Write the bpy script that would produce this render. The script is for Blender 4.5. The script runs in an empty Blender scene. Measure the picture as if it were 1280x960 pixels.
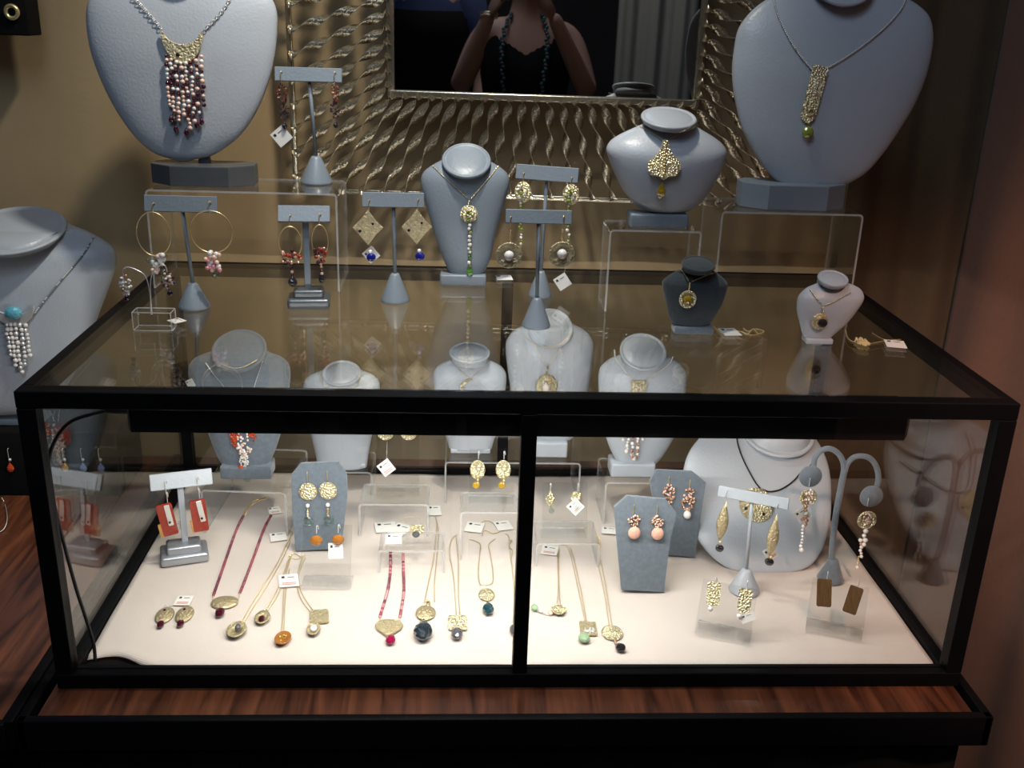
import bpy, bmesh, math, random
from math import pi, sin, cos, tan, asin, atan2, sqrt, radians
from mathutils import Vector, Matrix, noise
from mathutils.bvhtree import BVHTree
random.seed(7)
SC = bpy.context.scene
COL = SC.collection

# ---------------------------------------------------------------- camera
FPX = 1259.3; PITCH = .3545; YAW = .0578; ROLL = .0337
CAM = Vector((.5126, -1.1134, .8435))
fwd = Vector((sin(YAW)*cos(PITCH), cos(YAW)*cos(PITCH), -sin(PITCH)))
_rt = Vector((cos(YAW), -sin(YAW), 0)); _up = _rt.cross(fwd)
rgt = cos(ROLL)*_rt + sin(ROLL)*_up; upv = -sin(ROLL)*_rt + cos(ROLL)*_up
cd = bpy.data.cameras.new('camera'); cam = bpy.data.objects.new('camera', cd); COL.objects.link(cam)
m = Matrix.Identity(4)
for i in range(3):
    m[i][0] = rgt[i]; m[i][1] = upv[i]; m[i][2] = -fwd[i]; m[i][3] = CAM[i]
cam.matrix_world = m
cd.sensor_width = 36; cd.lens = 36*FPX/1280; cd.clip_start = .01; cd.clip_end = 50
SC.camera = cam
# ---------------------------------------------------------------- world, exposure, room lights
SC.view_settings.view_transform = 'Standard'; SC.view_settings.look = 'None'
SC.view_settings.gamma = 1; SC.view_settings.use_curve_mapping = False
SC.view_settings.exposure = 0.0
SC.cycles.transparent_max_bounces = 40; SC.cycles.max_bounces = 8
SC.cycles.glossy_bounces = 5; SC.cycles.transmission_bounces = 5
SC.cycles.sample_clamp_indirect = 4; SC.cycles.caustics_reflective = False; SC.cycles.caustics_refractive = False
SC.cycles.use_denoising = True
wd = bpy.data.worlds.new('world'); SC.world = wd; wd.use_nodes = True
wd.node_tree.nodes['Background'].inputs[0].default_value = (.62, .72, .9, 1)
wd.node_tree.nodes['Background'].inputs[1].default_value = .03
def area(name, loc, target, size, power, color, sy=None, spread=pi):
    l = bpy.data.lights.new(name, 'AREA'); l.energy = power; l.color = color; l.size = size
    if sy: l.shape = 'RECTANGLE'; l.size_y = sy
    l.spread = spread
    o = bpy.data.objects.new(name, l); COL.objects.link(o); o.location = loc
    o.rotation_euler = (Vector(target)-Vector(loc)).to_track_quat('-Z', 'Y').to_euler(); return o
def spot(name, loc, target, power, color, size, blend=.8, rad=.03):
    l = bpy.data.lights.new(name, 'SPOT'); l.energy = power; l.color = color; l.spot_size = size; l.spot_blend = blend; l.shadow_soft_size = rad
    o = bpy.data.objects.new(name, l); COL.objects.link(o); o.location = loc
    o.rotation_euler = (Vector(target)-Vector(loc)).to_track_quat('-Z', 'Y').to_euler(); return o
spot('ceiling_spot_left', (.50, .24, 1.75), (.33, .62, .45), 60, (1, .93, .8), radians(80), 1, .04)
spot('ceiling_spot_centre', (.48, -.08, 1.9), (.47, .5, .5), 32, (.98, .97, 1), radians(35), 1, .035)
area('room_light_cool', (.2, -1.0, 2.2), (.45, .35, .4), .9, 10, (.58, .76, 1))
spot('side_warm_spot', (1.12, -.9, 1.5), (1.43, .10, .30), 95.0, (1, .62, .45), radians(42), 1, .06)
H = .4135; CW = 1.2; CD = .6455; ZC = .017      # case height, width, depth, cloth level
# the LED bar inside the case (housing is modelled below)
for (lx, lw, pw) in ((.30, .36, 1.25), (.62, .30, 1.35), (.90, .28, .42)):
    area('case_lamp_light', (lx, .06, .343), (lx, .30, 0.0), lw, pw*1.35, (1, .96, .92), .02)

# ---------------------------------------------------------------- pixel rays of the photograph -> points on real surfaces
def ray(x, y): return fwd + rgt*((x-640)/FPX) + upv*((480-y)/FPX)
def atz(x, y, z): d = ray(x, y); return CAM + d*((z-CAM.z)/d.z)
def aty(x, y, Y): d = ray(x, y); return CAM + d*((Y-CAM.y)/d.y)
def px_m(p): return (Vector(p)-CAM).dot(fwd)/FPX
def elev(x, y): d = ray(x, y).normalized(); return asin(-d.z)
def hit(x, y, bvhs, off=.001):
    d = ray(x, y).normalized(); best = None
    for b in bvhs:
        r = b.ray_cast(CAM, d)
        if r[0] is not None and (best is None or r[3] < best[3]): best = r
    if best is None: return None
    n = best[1]
    if n.dot(d) > 0: n = -n
    return best[0] + n*off, n

# ---------------------------------------------------------------- mesh builder
def _ico(sub):
    b = bmesh.new(); bmesh.ops.create_icosphere(b, subdivisions=sub, radius=1)
    r = ([v.co.copy() for v in b.verts], [[v.index for v in f.verts] for f in b.faces]); b.free(); return r
ICO = {1: _ico(1), 2: _ico(2), 3: _ico(3)}
WM = {}
class MB:
    def __init__(s, M=None): s.v = []; s.f = []; s.mi = []; s.sm = []; s.M = M or Matrix.Identity(4)
    def add(s, vs, fs, mi=0, sm=True, M=None):
        o = len(s.v); T = s.M @ M if M else s.M
        s.v += [T @ Vector(v) for v in vs]; s.f += [[i+o for i in f] for f in fs]
        s.mi += [mi]*len(fs); s.sm += [sm]*len(fs); return s
    def sph(s, c, r, mi=0, sub=1, sc=(1, 1, 1), sm=True):
        V, Fc = ICO[sub]; c = Vector(c)
        return s.add([Vector((c.x+v.x*r*sc[0], c.y+v.y*r*sc[1], c.z+v.z*r*sc[2])) for v in V], Fc, mi, sm)
    def box(s, c, sz, mi=0, bev=0, M=None, seg=2):
        b = bmesh.new(); bmesh.ops.create_cube(b, size=1)
        for v in b.verts: v.co = Vector((v.co.x*sz[0], v.co.y*sz[1], v.co.z*sz[2]))
        if bev: bmesh.ops.bevel(b, geom=b.edges[:], offset=bev, segments=seg, profile=.6, affect='EDGES')
        b.verts.index_update(); c = Vector(c)
        s.add([v.co+c for v in b.verts], [[v.index for v in f.verts] for f in b.faces], mi, bool(bev) and seg > 1, M); b.free(); return s
    def tube(s, pts, r, n=6, mi=0, closed=False, rr=None):
        pts = [Vector(p) for p in pts]; L = len(pts)
        if L < 2: return s
        t0 = (pts[1]-pts[0]).normalized(); u = t0.orthogonal().normalized(); vs = []
        for i, p in enumerate(pts):
            a = pts[(i-1) % L] if (closed or i) else pts[0]; b = pts[(i+1) % L] if (closed or i < L-1) else pts[-1]
            t = (b-a)
            if t.length < 1e-9: t = t0
            t = t.normalized(); u = (u-t*u.dot(t))
            u = u.normalized() if u.length > 1e-6 else t.orthogonal().normalized(); w = t.cross(u)
            R = rr[i] if rr else r
            for k in range(n): A = 2*pi*k/n; vs.append(p+(u*cos(A)+w*sin(A))*R)
        fs = []
        for i in range(L if closed else L-1):
            j = (i+1) % L
            for k in range(n): k2 = (k+1) % n; fs.append([i*n+k, i*n+k2, j*n+k2, j*n+k])
        if not closed: fs += [list(range(n))[::-1], [(L-1)*n+k for k in range(n)]]
        return s.add(vs, fs, mi)
    def loft(s, rings, mi=0, cap0=True, cap1=True, sm=True):
        n = len(rings[0]); vs = [p for r in rings for p in r]; fs = []
        for i in range(len(rings)-1):
            for k in range(n): k2 = (k+1) % n; fs.append([i*n+k, i*n+k2, (i+1)*n+k2, (i+1)*n+k])
        if cap0: fs.append(list(range(n))[::-1])
        if cap1: fs.append([(len(rings)-1)*n+k for k in range(n)])
        return s.add(vs, fs, mi, sm)
    def lathe(s, prof, n=16, mi=0, c=(0, 0, 0), axis='z', sx=1, sy=1, sm=True):
        c = Vector(c); rings = []
        for (r, h) in prof:
            r = max(r, 1e-5)
            if axis == 'z': rings.append([c+Vector((r*cos(2*pi*k/n)*sx, r*sin(2*pi*k/n)*sy, h)) for k in range(n)])
            else: rings.append([c+Vector((r*cos(2*pi*k/n)*sx, h, -r*sin(2*pi*k/n)*sy)) for k in range(n)])
        return s.loft(rings, mi, True, True, sm)
    def prism(s, outl, z0, z1, mi=0, bev=0):
        b = bmesh.new(); vs = [b.verts.new((x, y, z0)) for x, y in outl]; f = b.faces.new(vs)
        r = bmesh.ops.extrude_face_region(b, geom=[f]); bmesh.ops.translate(b, verts=[e for e in r['geom'] if isinstance(e, bmesh.types.BMVert)], vec=(0, 0, z1-z0))
        if bev: bmesh.ops.bevel(b, geom=[e for e in b.edges if abs(e.verts[0].co.z-e.verts[1].co.z) < 1e-7], offset=bev, segments=2, profile=.6, affect='EDGES')
        bmesh.ops.recalc_face_normals(b, faces=b.faces[:]); b.verts.index_update()
        s.add([v.co.copy() for v in b.verts], [[v.index for v in g.verts] for g in b.faces], mi, False); b.free(); return s
    def bvh(s): return BVHTree.FromPolygons([tuple(v) for v in s.v], s.f)
    def build(s, name, mats, parent=None, label=None):
        if not isinstance(mats, (list, tuple)): mats = [mats]
        me = bpy.data.meshes.new(name); W = WM.get(parent.name if parent else None)
        vs = [W @ v for v in s.v] if W else s.v
        me.from_pydata([tuple(v) for v in vs], [], s.f)
        for q in mats: me.materials.append(q)
        me.polygons.foreach_set('material_index', s.mi); me.polygons.foreach_set('use_smooth', s.sm); me.update()
        o = bpy.data.objects.new(name, me); COL.objects.link(o)
        if parent: o.parent = parent; WM[o.name] = W
        if label: o['label'] = label
        return o
def tag(o, label=None, cat=None, group=None, kind=None):
    for k, v in (('label', label), ('category', cat), ('group', group), ('kind', kind)):
        if v: o[k] = v
    return o
def thing(name, label, cat, loc, group=None):
    o = bpy.data.objects.new(name, None); COL.objects.link(o); o.empty_display_size = .01
    o.location = loc; WM[o.name] = Matrix.Translation(-Vector(loc)); return tag(o, label, cat, group)
def rotz(c, a): c = Vector(c); return Matrix.Translation(c) @ Matrix.Rotation(a, 4, 'Z') @ Matrix.Translation(-c)
def catmull(P, k=6, closed=False):
    P = [Vector(p) for p in P]; n = len(P); out = []
    if n < 3: 
        return [P[0].lerp(P[-1], i/k) for i in range(k+1)]
    for i in range(n if closed else n-1):
        a = P[(i-1) % n] if (closed or i) else P[0]*2-P[1]; b = P[i]; c = P[(i+1) % n]; d = P[(i+2) % n] if (closed or i < n-2) else P[-1]*2-P[-2]
        for j in range(k):
            t = j/k; out.append(.5*((2*b)+(c-a)*t+(2*a-5*b+4*c-d)*t*t+(3*b-a-3*c+d)*t**3))
    if not closed: out.append(P[-1])
    return out
def resample(pts, step):
    out = [pts[0].copy()]; acc = 0
    for a, b in zip(pts, pts[1:]):
        L = (b-a).length
        if L < 1e-9: continue
        d = step-acc
        while d <= L: out.append(a.lerp(b, d/L)); d += step
        acc = L-(d-step)
    return out

# ---------------------------------------------------------------- materials
def mat(name, col, rough=.5, metal=0, scale=60, amt=.12, bump=0, bscale=None, trans=0, coat=0, spec=.5, sheen=0, ior=1.45, vor=False, stretch=None, alpha=1):
    M = bpy.data.materials.new(name); M.use_nodes = True; nt = M.node_tree; N = nt.nodes; L = nt.links
    b = N['Principled BSDF']; tc = N.new('ShaderNodeTexCoord'); src = tc.outputs['Object']
    if stretch:
        mp = N.new('ShaderNodeMapping'); mp.inputs['Scale'].default_value = stretch; L.new(src, mp.inputs['Vector']); src = mp.outputs[0]
    nz = N.new('ShaderNodeTexNoise'); nz.inputs['Scale'].default_value = scale; nz.inputs['Detail'].default_value = 5; L.new(src, nz.inputs['Vector'])
    mx = N.new('ShaderNodeMix'); mx.data_type = 'RGBA'
    lo = [max(0, c*(1-amt)) for c in col]; hi = [min(1, c*(1+amt)) for c in col]
    mx.inputs[6].default_value = (*lo, 1); mx.inputs[7].default_value = (*hi, 1); L.new(nz.outputs[0], mx.inputs[0]); L.new(mx.outputs[2], b.inputs['Base Color'])
    b.inputs['Roughness'].default_value = rough; b.inputs['Metallic'].default_value = metal
    b.inputs['Transmission Weight'].default_value = trans; b.inputs['Coat Weight'].default_value = coat; b.inputs['Specular IOR Level'].default_value = spec
    b.inputs['Sheen Weight'].default_value = sheen; b.inputs['IOR'].default_value = ior; b.inputs['Alpha'].default_value = alpha
    if bump:
        if vor: t = N.new('ShaderNodeTexVoronoi'); t.inputs['Scale'].default_value = bscale or scale; o = t.outputs['Distance']
        else: t = N.new('ShaderNodeTexNoise'); t.inputs['Scale'].default_value = bscale or scale; t.inputs['Detail'].default_value = 4; o = t.outputs[0]
        L.new(src, t.inputs['Vector']); bp = N.new('ShaderNodeBump'); bp.inputs['Strength'].default_value = 1; bp.inputs['Distance'].default_value = bump
        L.new(o, bp.inputs['Height']); L.new(bp.outputs[0], b.inputs['Normal'])
    return M
def glassmat(name, tint, f0=.04, rough=0.0, gl=(1, 1, 1)):
    M = bpy.data.materials.new(name); M.use_nodes = True; nt = M.node_tree; N = nt.nodes; L = nt.links
    N.remove(N['Principled BSDF']); out = N['Material Output']
    lw = N.new('ShaderNodeLayerWeight'); lw.inputs[0].default_value = .5
    p = N.new('ShaderNodeMath'); p.operation = 'POWER'; p.inputs[1].default_value = 5; L.new(lw.outputs['Facing'], p.inputs[0])
    q = N.new('ShaderNodeMath'); q.operation = 'MULTIPLY_ADD'; q.inputs[1].default_value = 1-f0; q.inputs[2].default_value = f0; L.new(p.outputs[0], q.inputs[0])
    t = N.new('ShaderNodeBsdfTransparent'); t.inputs[0].default_value = (*tint, 1)
    g = N.new('ShaderNodeBsdfGlossy'); g.inputs['Color'].default_value = (*gl, 1); g.inputs['Roughness'].default_value = rough
    x = N.new('ShaderNodeMixShader'); L.new(q.outputs[0], x.inputs[0]); L.new(t.outputs[0], x.inputs[1]); L.new(g.outputs[0], x.inputs[2]); L.new(x.outputs[0], out.inputs[0])
    return M
def edgemat(name, col, tr=.5):
    M = bpy.data.materials.new(name); M.use_nodes = True; nt = M.node_tree; N = nt.nodes; L = nt.links
    b = N['Principled BSDF']; b.inputs['Base Color'].default_value = (*col, 1); b.inputs['Roughness'].default_value = .2
    t = N.new('ShaderNodeBsdfTransparent'); x = N.new('ShaderNodeMixShader'); x.inputs[0].default_value = 1-tr
    L.new(t.outputs[0], x.inputs[1]); L.new(b.outputs[0], x.inputs[2]); L.new(x.outputs[0], N['Material Output'].inputs[0]); return M
def woodmat():
    M = mat('cherry_wood', (.115, .035, .018), .28, coat=.3); nt = M.node_tree; N = nt.nodes; L = nt.links; b = N['Principled BSDF']
    tc = N.new('ShaderNodeTexCoord'); mp = N.new('ShaderNodeMapping'); mp.inputs['Scale'].default_value = (26, 2.2, 20); L.new(tc.outputs['Object'], mp.inputs[0])
    nz = N.new('ShaderNodeTexNoise'); nz.inputs['Scale'].default_value = 1.6; nz.inputs['Detail'].default_value = 8; nz.inputs['Distortion'].default_value = 1.2; L.new(mp.outputs[0], nz.inputs['Vector'])
    cr = N.new('ShaderNodeValToRGB'); cr.color_ramp.elements[0].position = .35; cr.color_ramp.elements[0].color = (.045, .014, .008, 1)
    cr.color_ramp.elements[1].position = .7; cr.color_ramp.elements[1].color = (.2, .066, .03, 1); L.new(nz.outputs[0], cr.inputs[0]); L.new(cr.outputs[0], b.inputs['Base Color']); return M
def clothmat(name, a, b_, sc=(500, 500, 500), rough=.9):
    M = mat(name, a, rough, scale=14, amt=.08, sheen=.2); nt = M.node_tree; N = nt.nodes; L = nt.links
    tc = N.new('ShaderNodeTexCoord'); w = N.new('ShaderNodeTexWave'); w.inputs['Scale'].default_value = sc[0]; w.bands_direction = 'X'; w2 = N.new('ShaderNodeTexWave'); w2.bands_direction = 'Z'; w2.inputs['Scale'].default_value = sc[0]
    L.new(tc.outputs['Object'], w.inputs[0]); L.new(tc.outputs['Object'], w2.inputs[0]); ad = N.new('ShaderNodeMath'); L.new(w.outputs[1], ad.inputs[0]); L.new(w2.outputs[1], ad.inputs[1])
    bp = N.new('ShaderNodeBump'); bp.inputs['Distance'].default_value = .0004; bp.inputs['Strength'].default_value = .6; L.new(ad.outputs[0], bp.inputs['Height']); L.new(bp.outputs[0], N['Principled BSDF'].inputs['Normal']); return M
MT = dict(
 rail=mat('black_anodised', (.006, .006, .007), .4, 0, amt=.3, scale=30, spec=.08),
 lampbody=mat('lamp_housing', (.012, .012, .014), .33, 0, scale=90, amt=.3, bump=.0004, bscale=120),
 black=mat('black_cloth', (.006, .006, .006), .85, amt=.3, sheen=.0, spec=.15),
 wood=woodmat(),
 cloth=clothmat('cream_linen', (.72, .64, .58), 0, (320, 0, 0)),
 wall=clothmat('tan_wall_fabric', (.42, .305, .165), 0, (260, 0, 0)),
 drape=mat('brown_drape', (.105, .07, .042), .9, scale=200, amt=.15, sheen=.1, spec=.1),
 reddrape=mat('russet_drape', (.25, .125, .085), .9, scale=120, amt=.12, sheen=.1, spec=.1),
 satin=mat('grey_leatherette', (.44, .48, .53), .33, 0, scale=8, amt=.07, bump=.0004, bscale=260, spec=.5, sheen=.1),
 satind=mat('slate_leatherette', (.20, .24, .28), .36, 0, scale=12, amt=.1, bump=.0004, bscale=260),
 velvet=mat('grey_velvet', (.15, .185, .22), .95, 0, scale=160, amt=.3, bump=.0006, bscale=600, sheen=.5, spec=.1),
 velvetd=mat('dark_velvet', (.05, .062, .07), .95, 0, scale=160, amt=.25, bump=.0005, bscale=600, sheen=.35, spec=.1),
 pewter=mat('brushed_pewter', (.42, .45, .49), .3, .6, scale=25, amt=.15, bump=.0003, bscale=300),
 pewterd=mat('dark_pewter', (.13, .145, .155), .32, .5, scale=25, amt=.15, bump=.0003, bscale=300),
 gold=mat('hammered_gold', (.95, .75, .48), .36, .8, scale=260, amt=.3, bump=.0026, bscale=340, vor=True),
 goldd=mat('antique_gold', (.80, .60, .37), .38, .8, scale=300, amt=.5, bump=.0026, bscale=300),
 chain=mat('gold_chain', (.93, .74, .38), .3, .75, scale=60, amt=.1),
 silver=mat('silver_wire', (.88, .88, .86), .3, .6, scale=60, amt=.1),
 frame=mat('champagne_metal', (.72, .65, .50), .24, .95, scale=30, amt=.25, bump=.0003, bscale=200),
 pearl=mat('pearl', (.88, .84, .80), .18, 0, scale=30, amt=.05, coat=.6),
 pearlp=mat('pink_pearl', (.85, .58, .48), .2, 0, scale=30, amt=.1, coat=.6),
 bronze=mat('bronze_bead', (.62, .36, .24), .22, .5, scale=30, amt=.2, coat=.5),
 peach=mat('peach_stone', (.82, .45, .34), .22, 0, scale=200, amt=.25, coat=.5),
 garnet=mat('garnet', (.055, .004, .012), .08, 0, scale=80, amt=.3, coat=1),
 tourm=mat('pink_tourmaline', (.30, .055, .085), .12, 0, scale=80, amt=.3, coat=1),
 tourm2=mat('plum_tourmaline', (.13, .025, .05), .12, 0, scale=80, amt=.3, coat=1),
 tourm3=mat('rose_quartz', (.62, .25, .28), .12, 0, scale=80, amt=.3, coat=1),
 ruby=mat('ruby', (.28, .004, .05), .08, 0, scale=80, amt=.3, coat=1),
 blackst=mat('onyx', (.02, .018, .02), .08, 0, scale=80, amt=.3, coat=1),
 labra=mat('labradorite', (.022, .034, .045), .1, 0, scale=120, amt=.8, coat=1),
 teal=mat('teal_stone', (.012, .055, .07), .1, 0, scale=150, amt=.6, coat=1),
 greyst=mat('grey_quartz', (.10, .10, .11), .1, 0, scale=150, amt=.5, coat=1),
 jade=mat('pale_jade', (.34, .50, .30), .18, 0, scale=60, amt=.2, coat=1),
 perid=mat('peridot', (.36, .46, .06), .08, 0, scale=60, amt=.3, coat=1, trans=.3),
 green=mat('green_stone', (.10, .32, .03), .08, 0, scale=60, amt=.3, coat=1, trans=.3),
 citr=mat('citrine', (.62, .40, .03), .06, 0, scale=60, amt=.3, coat=1, trans=.4),
 amber=mat('amber', (.45, .17, .03), .1, 0, scale=60, amt=.3, coat=1, trans=.2),
 orange=mat('orange_agate', (.55, .07, .02), .15, 0, scale=60, amt=.25, coat=1),
 agate=mat('red_jasper', (.30, .028, .014), .2, 0, scale=220, amt=.3, coat=.6),
 ochre=mat('ochre_jasper', (.5, .26, .07), .2, 0, scale=320, amt=.7, coat=.6),
 sapph=mat('sapphire', (.012, .014, .22), .08, 0, scale=60, amt=.3, coat=1),
 blueq=mat('blue_chalcedony', (.30, .40, .75), .12, 0, scale=60, amt=.1, coat=1, trans=.3),
 turq=mat('turquoise', (.14, .46, .58), .2, 0, scale=140, amt=.25, coat=.8),
 brown=mat('smoky_quartz', (.15, .085, .035), .18, .3, scale=70, amt=.95, coat=1, stretch=(9, 1, .6)),
 crystal=glassmat('clear_crystal', (.82, .9, .86), .10, .02),
 card=mat('white_card', (.85, .84, .80), .6, 0, scale=30, amt=.02),
 ink=mat('black_ink', (.02, .02, .02), .6), redink=mat('red_ink', (.6, .2, .18), .6),
 cord=mat('black_cord', (.01, .01, .012), .5, scale=400, amt=.3),
 glass=glassmat('case_glass', (.95, .955, .945), .045),
 acryl=glassmat('acrylic', (.975, .98, .98), .05, .03, (1, 1, 1)),
 edge=edgemat('acrylic_edge', (.78, .80, .80), .62),
 mirror=mat('mirror_glass', (.50, .52, .55), .015, 1, scale=1, amt=.0),
 lampled=None)
lm = bpy.data.materials.new('led_diffuser'); lm.use_nodes = True; MT['lampled'] = lm
_b = lm.node_tree.nodes['Principled BSDF']; _b.inputs['Emission Color'].default_value = (1, .95, .9, 1); _b.inputs['Emission Strength'].default_value = 3
def mts(s): return [MT[k] for k in s.split(',')]

# ---------------------------------------------------------------- setting
def struct(o): o['kind'] = 'structure'; return o
WY = .742; FLZ = -.70; WRX = 1.43
def sheet(name, fn, nu, nv, mt, thick=0, parent=None):
    vs = [fn(i/nu, j/nv) for j in range(nv+1) for i in range(nu+1)]
    fs = [[j*(nu+1)+i, j*(nu+1)+i+1, (j+1)*(nu+1)+i+1, (j+1)*(nu+1)+i] for j in range(nv) for i in range(nu)]
    b = MB(); b.add(vs, fs); o = b.build(name, mt, parent)
    if thick: s = o.modifiers.new('thickness', 'SOLIDIFY'); s.thickness = thick; s.offset = -1
    return o, b
def wallfn(u, v):
    x = -1.3+u*2.85; z = -.75+v*2.85
    # soft sags in the stretched fabric and one slanting crease
    y = WY+.010+.006*sin(x*9+.6*sin(z*3))+.004*sin(x*23+z*2)
    xc = .035+(.60-z)*.22-.0
    y -= .006*math.exp(-((x-(-.02+(.85-z)*.16))/.013)**2)*(1 if z > .45 else 0)
    if x > .93: y += .010*(x-.93)
    return (x, y, z)
wall, _ = sheet('wall_back', wallfn, 420, 60, MT['wall'], .01); struct(wall)
floor = MB().box((.2, -1.9, FLZ-.02), (5.5, 5.6, .04)).build('floor', mat('dark_carpet', (.03, .028, .027), .95, scale=300, amt=.4)); struct(floor)
rear = MB().box((.2, -4.7, .6), (5.5, .08, 2.7)).build('wall_rear', mat('dark_room_wall', (.035, .036, .045), .8, scale=4, amt=.3)); struct(rear)
# brown curtain hanging in folds over the back wall, russet drape down the right side
def foldcurtain(name, label, x0, x1, yb, zt, zb, mt, amp, freq, along='x', seed=0, group='drapes round the display corner'):
    def fn(u, v):
        s = x0+(x1-x0)*u; z = zt+(zb-zt)*v
        a = amp*(sin(freq*s+seed)+.45*sin(freq*2.3*s+1.3+seed+z*1.2)+.25*sin(freq*.5*s-z))*(1-.15*v)
        return (s, yb+a, z) if along == 'x' else (yb+a, s, z)
    o, b = sheet(name, fn, 160, 30, mt, .003); tag(o, label, 'curtain', group); return o
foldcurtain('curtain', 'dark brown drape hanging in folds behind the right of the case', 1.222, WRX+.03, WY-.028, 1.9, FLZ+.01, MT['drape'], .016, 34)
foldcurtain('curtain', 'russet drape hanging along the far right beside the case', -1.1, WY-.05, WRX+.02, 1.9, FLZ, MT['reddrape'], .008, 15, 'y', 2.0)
# counter top, skirt and neighbouring counter
t = thing('display_counter', 'cherry wood counter top with black edging carrying the glass case', 'counter', (.6, .3, 0))
MB().box((.594, .335, -.006), (1.198, .775, .012)).build('wood_top', MT['wood'], t)
MB().box((.594, -.059, -.022), (1.245, .012, .046), 0, .002).box((1.211, .335, -.022), (.012, .80, .046), 0, .002).box((-.022, .335, -.022), (.012, .80, .046), 0, .002).build('edge_trim', MT['rail'], t)
sheet('skirt', lambda u, v: (-.02+u*1.215, -.035+.006*sin(u*60), -.046-(FLZ*-1-.05)*v), 120, 2, MT['black'], .003, t)
MB().box((.594, .34, (FLZ-.05)/2), (1.17, .70, -FLZ-.06)).build('cabinet_body', MT['black'], t)
t = thing('side_counter', 'dark wood counter abutting on the left with black edge trim', 'counter', (-.4, .3, 0))
MB().box((-.375, .335, -.006), (.66, .79, .012)).build('wood_top', MT['wood'], t)
MB().box((-.038, .335, -.020), (.014, .80, .042), 0, .002).box((-.38, -.066, -.020), (.68, .012, .042), 0, .002).build('edge_trim', MT['rail'], t)
MB().box((-.38, .34, (FLZ-.05)/2), (.64, .74, -FLZ-.06)).build('cabinet_body', MT['black'], t)

# ---------------------------------------------------------------- the glass case
R = .022; case = thing('display_case', 'black framed glass countertop showcase lit from inside', 'display case', (.6, .32, 0))
def bar(name, c, s, bev=.0012): return MB().box(c, s, 0, bev, seg=1).build(name, MT['rail'], case)
for (x, y) in ((R/2, R/2), (CW-R/2, R/2), (CW/2, R/2), (R/2, CD-R/2), (CW-R/2, CD-R/2), (CW/2, CD-R/2)): bar('post', (x, y, H/2), (R if x not in (CW/2,) else .019, R, H-2*R))
for z in (R/2, H-R/2):
    for y in (R/2, CD-R/2): bar('rail', (CW/2, y, z), (CW, R, R))
    for x in (R/2, CW-R/2): bar('rail', (x, CD/2, z), (R, CD-2*R, R))
bar('floor_panel', (CW/2, CD/2, .004), (CW-2*R, CD-2*R, .008))
g = .004
def pane(c, s): return MB().box(c, s).build('glass_pane', MT['glass'], case)
pane((CW/2, CD/2, H-g/2+.0006), (CW-2*R+.012, CD-2*R+.012, g))
for x0, x1 in ((R, CW/2-.0095), (CW/2+.0095, CW-R)):
    pane(((x0+x1)/2, R*.6, H/2), (x1-x0, g, H-2*R)); pane(((x0+x1)/2, CD-R*.6, H/2), (x1-x0, g, H-2*R))
for x in (R*.5, CW-R*.5): pane((x, CD/2, H/2), (g, CD-2*R, H-2*R))
# linen on the case floor, pulled up at the front left corner
def clothfn(u, v):
    x = .024+u*(CW-.048); y0 = .026+.022*math.exp(-((x-.06)/.04)**2)-.004*max(0, sin(x*9))+.012*max(0, 1-x/.11)
    y = y0+v*(CD-.026-y0)
    z = ZC-.001+.0016*noise.noise(Vector((x*7, y*9, 0)))+.0012*noise.noise(Vector((x*22+y*8, y*6, 3)))
    if v == 0: z -= .003
    return (x, y, max(z, .0105))
clo, cb = sheet('linen_cloth', clothfn, 150, 70, MT['cloth'], .0015); tag(clo, 'cream linen cloth spread over the case floor', 'cloth'); CLOTH = cb.bvh()
# LED bar
t = thing('case_lamp', 'long black lamp bar mounted under the front top rail', 'lamp', (.6, .05, .37))
lb = MB(); ol = [(-.0, 0), (.0, .042), (.003, .045), (.040, .045), (.046, .039), (.046, .006), (.038, 0)]
y0 = .027
def lring(x, k=1.0): return [Vector((x, y0+.023+(a-.023)*k, .352+.02+(b-.02)*k)) for a, b in ol]
lb.loft([lring(.116, .8), lring(.120), lring(1.075), lring(1.081, .75)], sm=False); lb.build('housing', MT['lampbody'], t)
MB().box((.6, .051, .3505), (.93, .018, .003)).build('diffuser', MT['lampled'], t)
MB().tube([(.118, .05, .372), (.098, .05, .372), (.085, .05, .3715)], .0045, 8, 0, rr=[.0065, .006, .004]).build('plug', MT['cord'], t)
pts = [aty(*q) for q in ((117, 521, .05), (100, 522, .05), (85, 530, .05), (72, 545, .048), (63, 567, .045), (60, 600, .042), (70, 640, .042), (80, 680, .042), (95, 735, .04), (108, 775, .04), (117, 805, .04), (119, 826, .036))]
pts[0] = Vector((.088, .05, .3715)); MB().tube(catmull(pts, 6), .0024, 8).build('power_cord', MT['cord'], t)

# ---------------------------------------------------------------- mirror with a frame of twisted strips
MY = .665; mx0, mx1, mz0 = aty(492, 113, MY).x, aty(864, 120, MY).x, aty(680, 119, MY).z; mh = .43; fw = .176
mir = thing('wall_mirror', 'mirror in a wide frame of twisted champagne metal strips', 'mirror', ((mx0+mx1)/2, MY, mz0))
MB().box(((mx0+mx1)/2, MY+.002, mz0+mh/2), (mx1-mx0, .005, mh)).build('mirror_glass', MT['mirror'], mir)
def rectbars(x0, x1, z0, z1, w, y, d):
    b = MB()
    b.box(((x0+x1)/2, y, z0), (x1-x0+w, d, w), 0, .0015).box(((x0+x1)/2, y, z1), (x1-x0+w, d, w), 0, .0015)
    b.box((x0, y, (z0+z1)/2), (w, d, z1-z0-w), 0, .0015).box((x1, y, (z0+z1)/2), (w, d, z1-z0-w), 0, .0015); return b
rectbars(mx0-.005, mx1+.005, mz0-.005, mz0+mh+.005, .011, MY-.002, .014).build('inner_rail', MT['frame'], mir)
ox0, ox1, oz0, oz1 = mx0-fw, mx1+fw, mz0-fw, mz0+mh+fw
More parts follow.
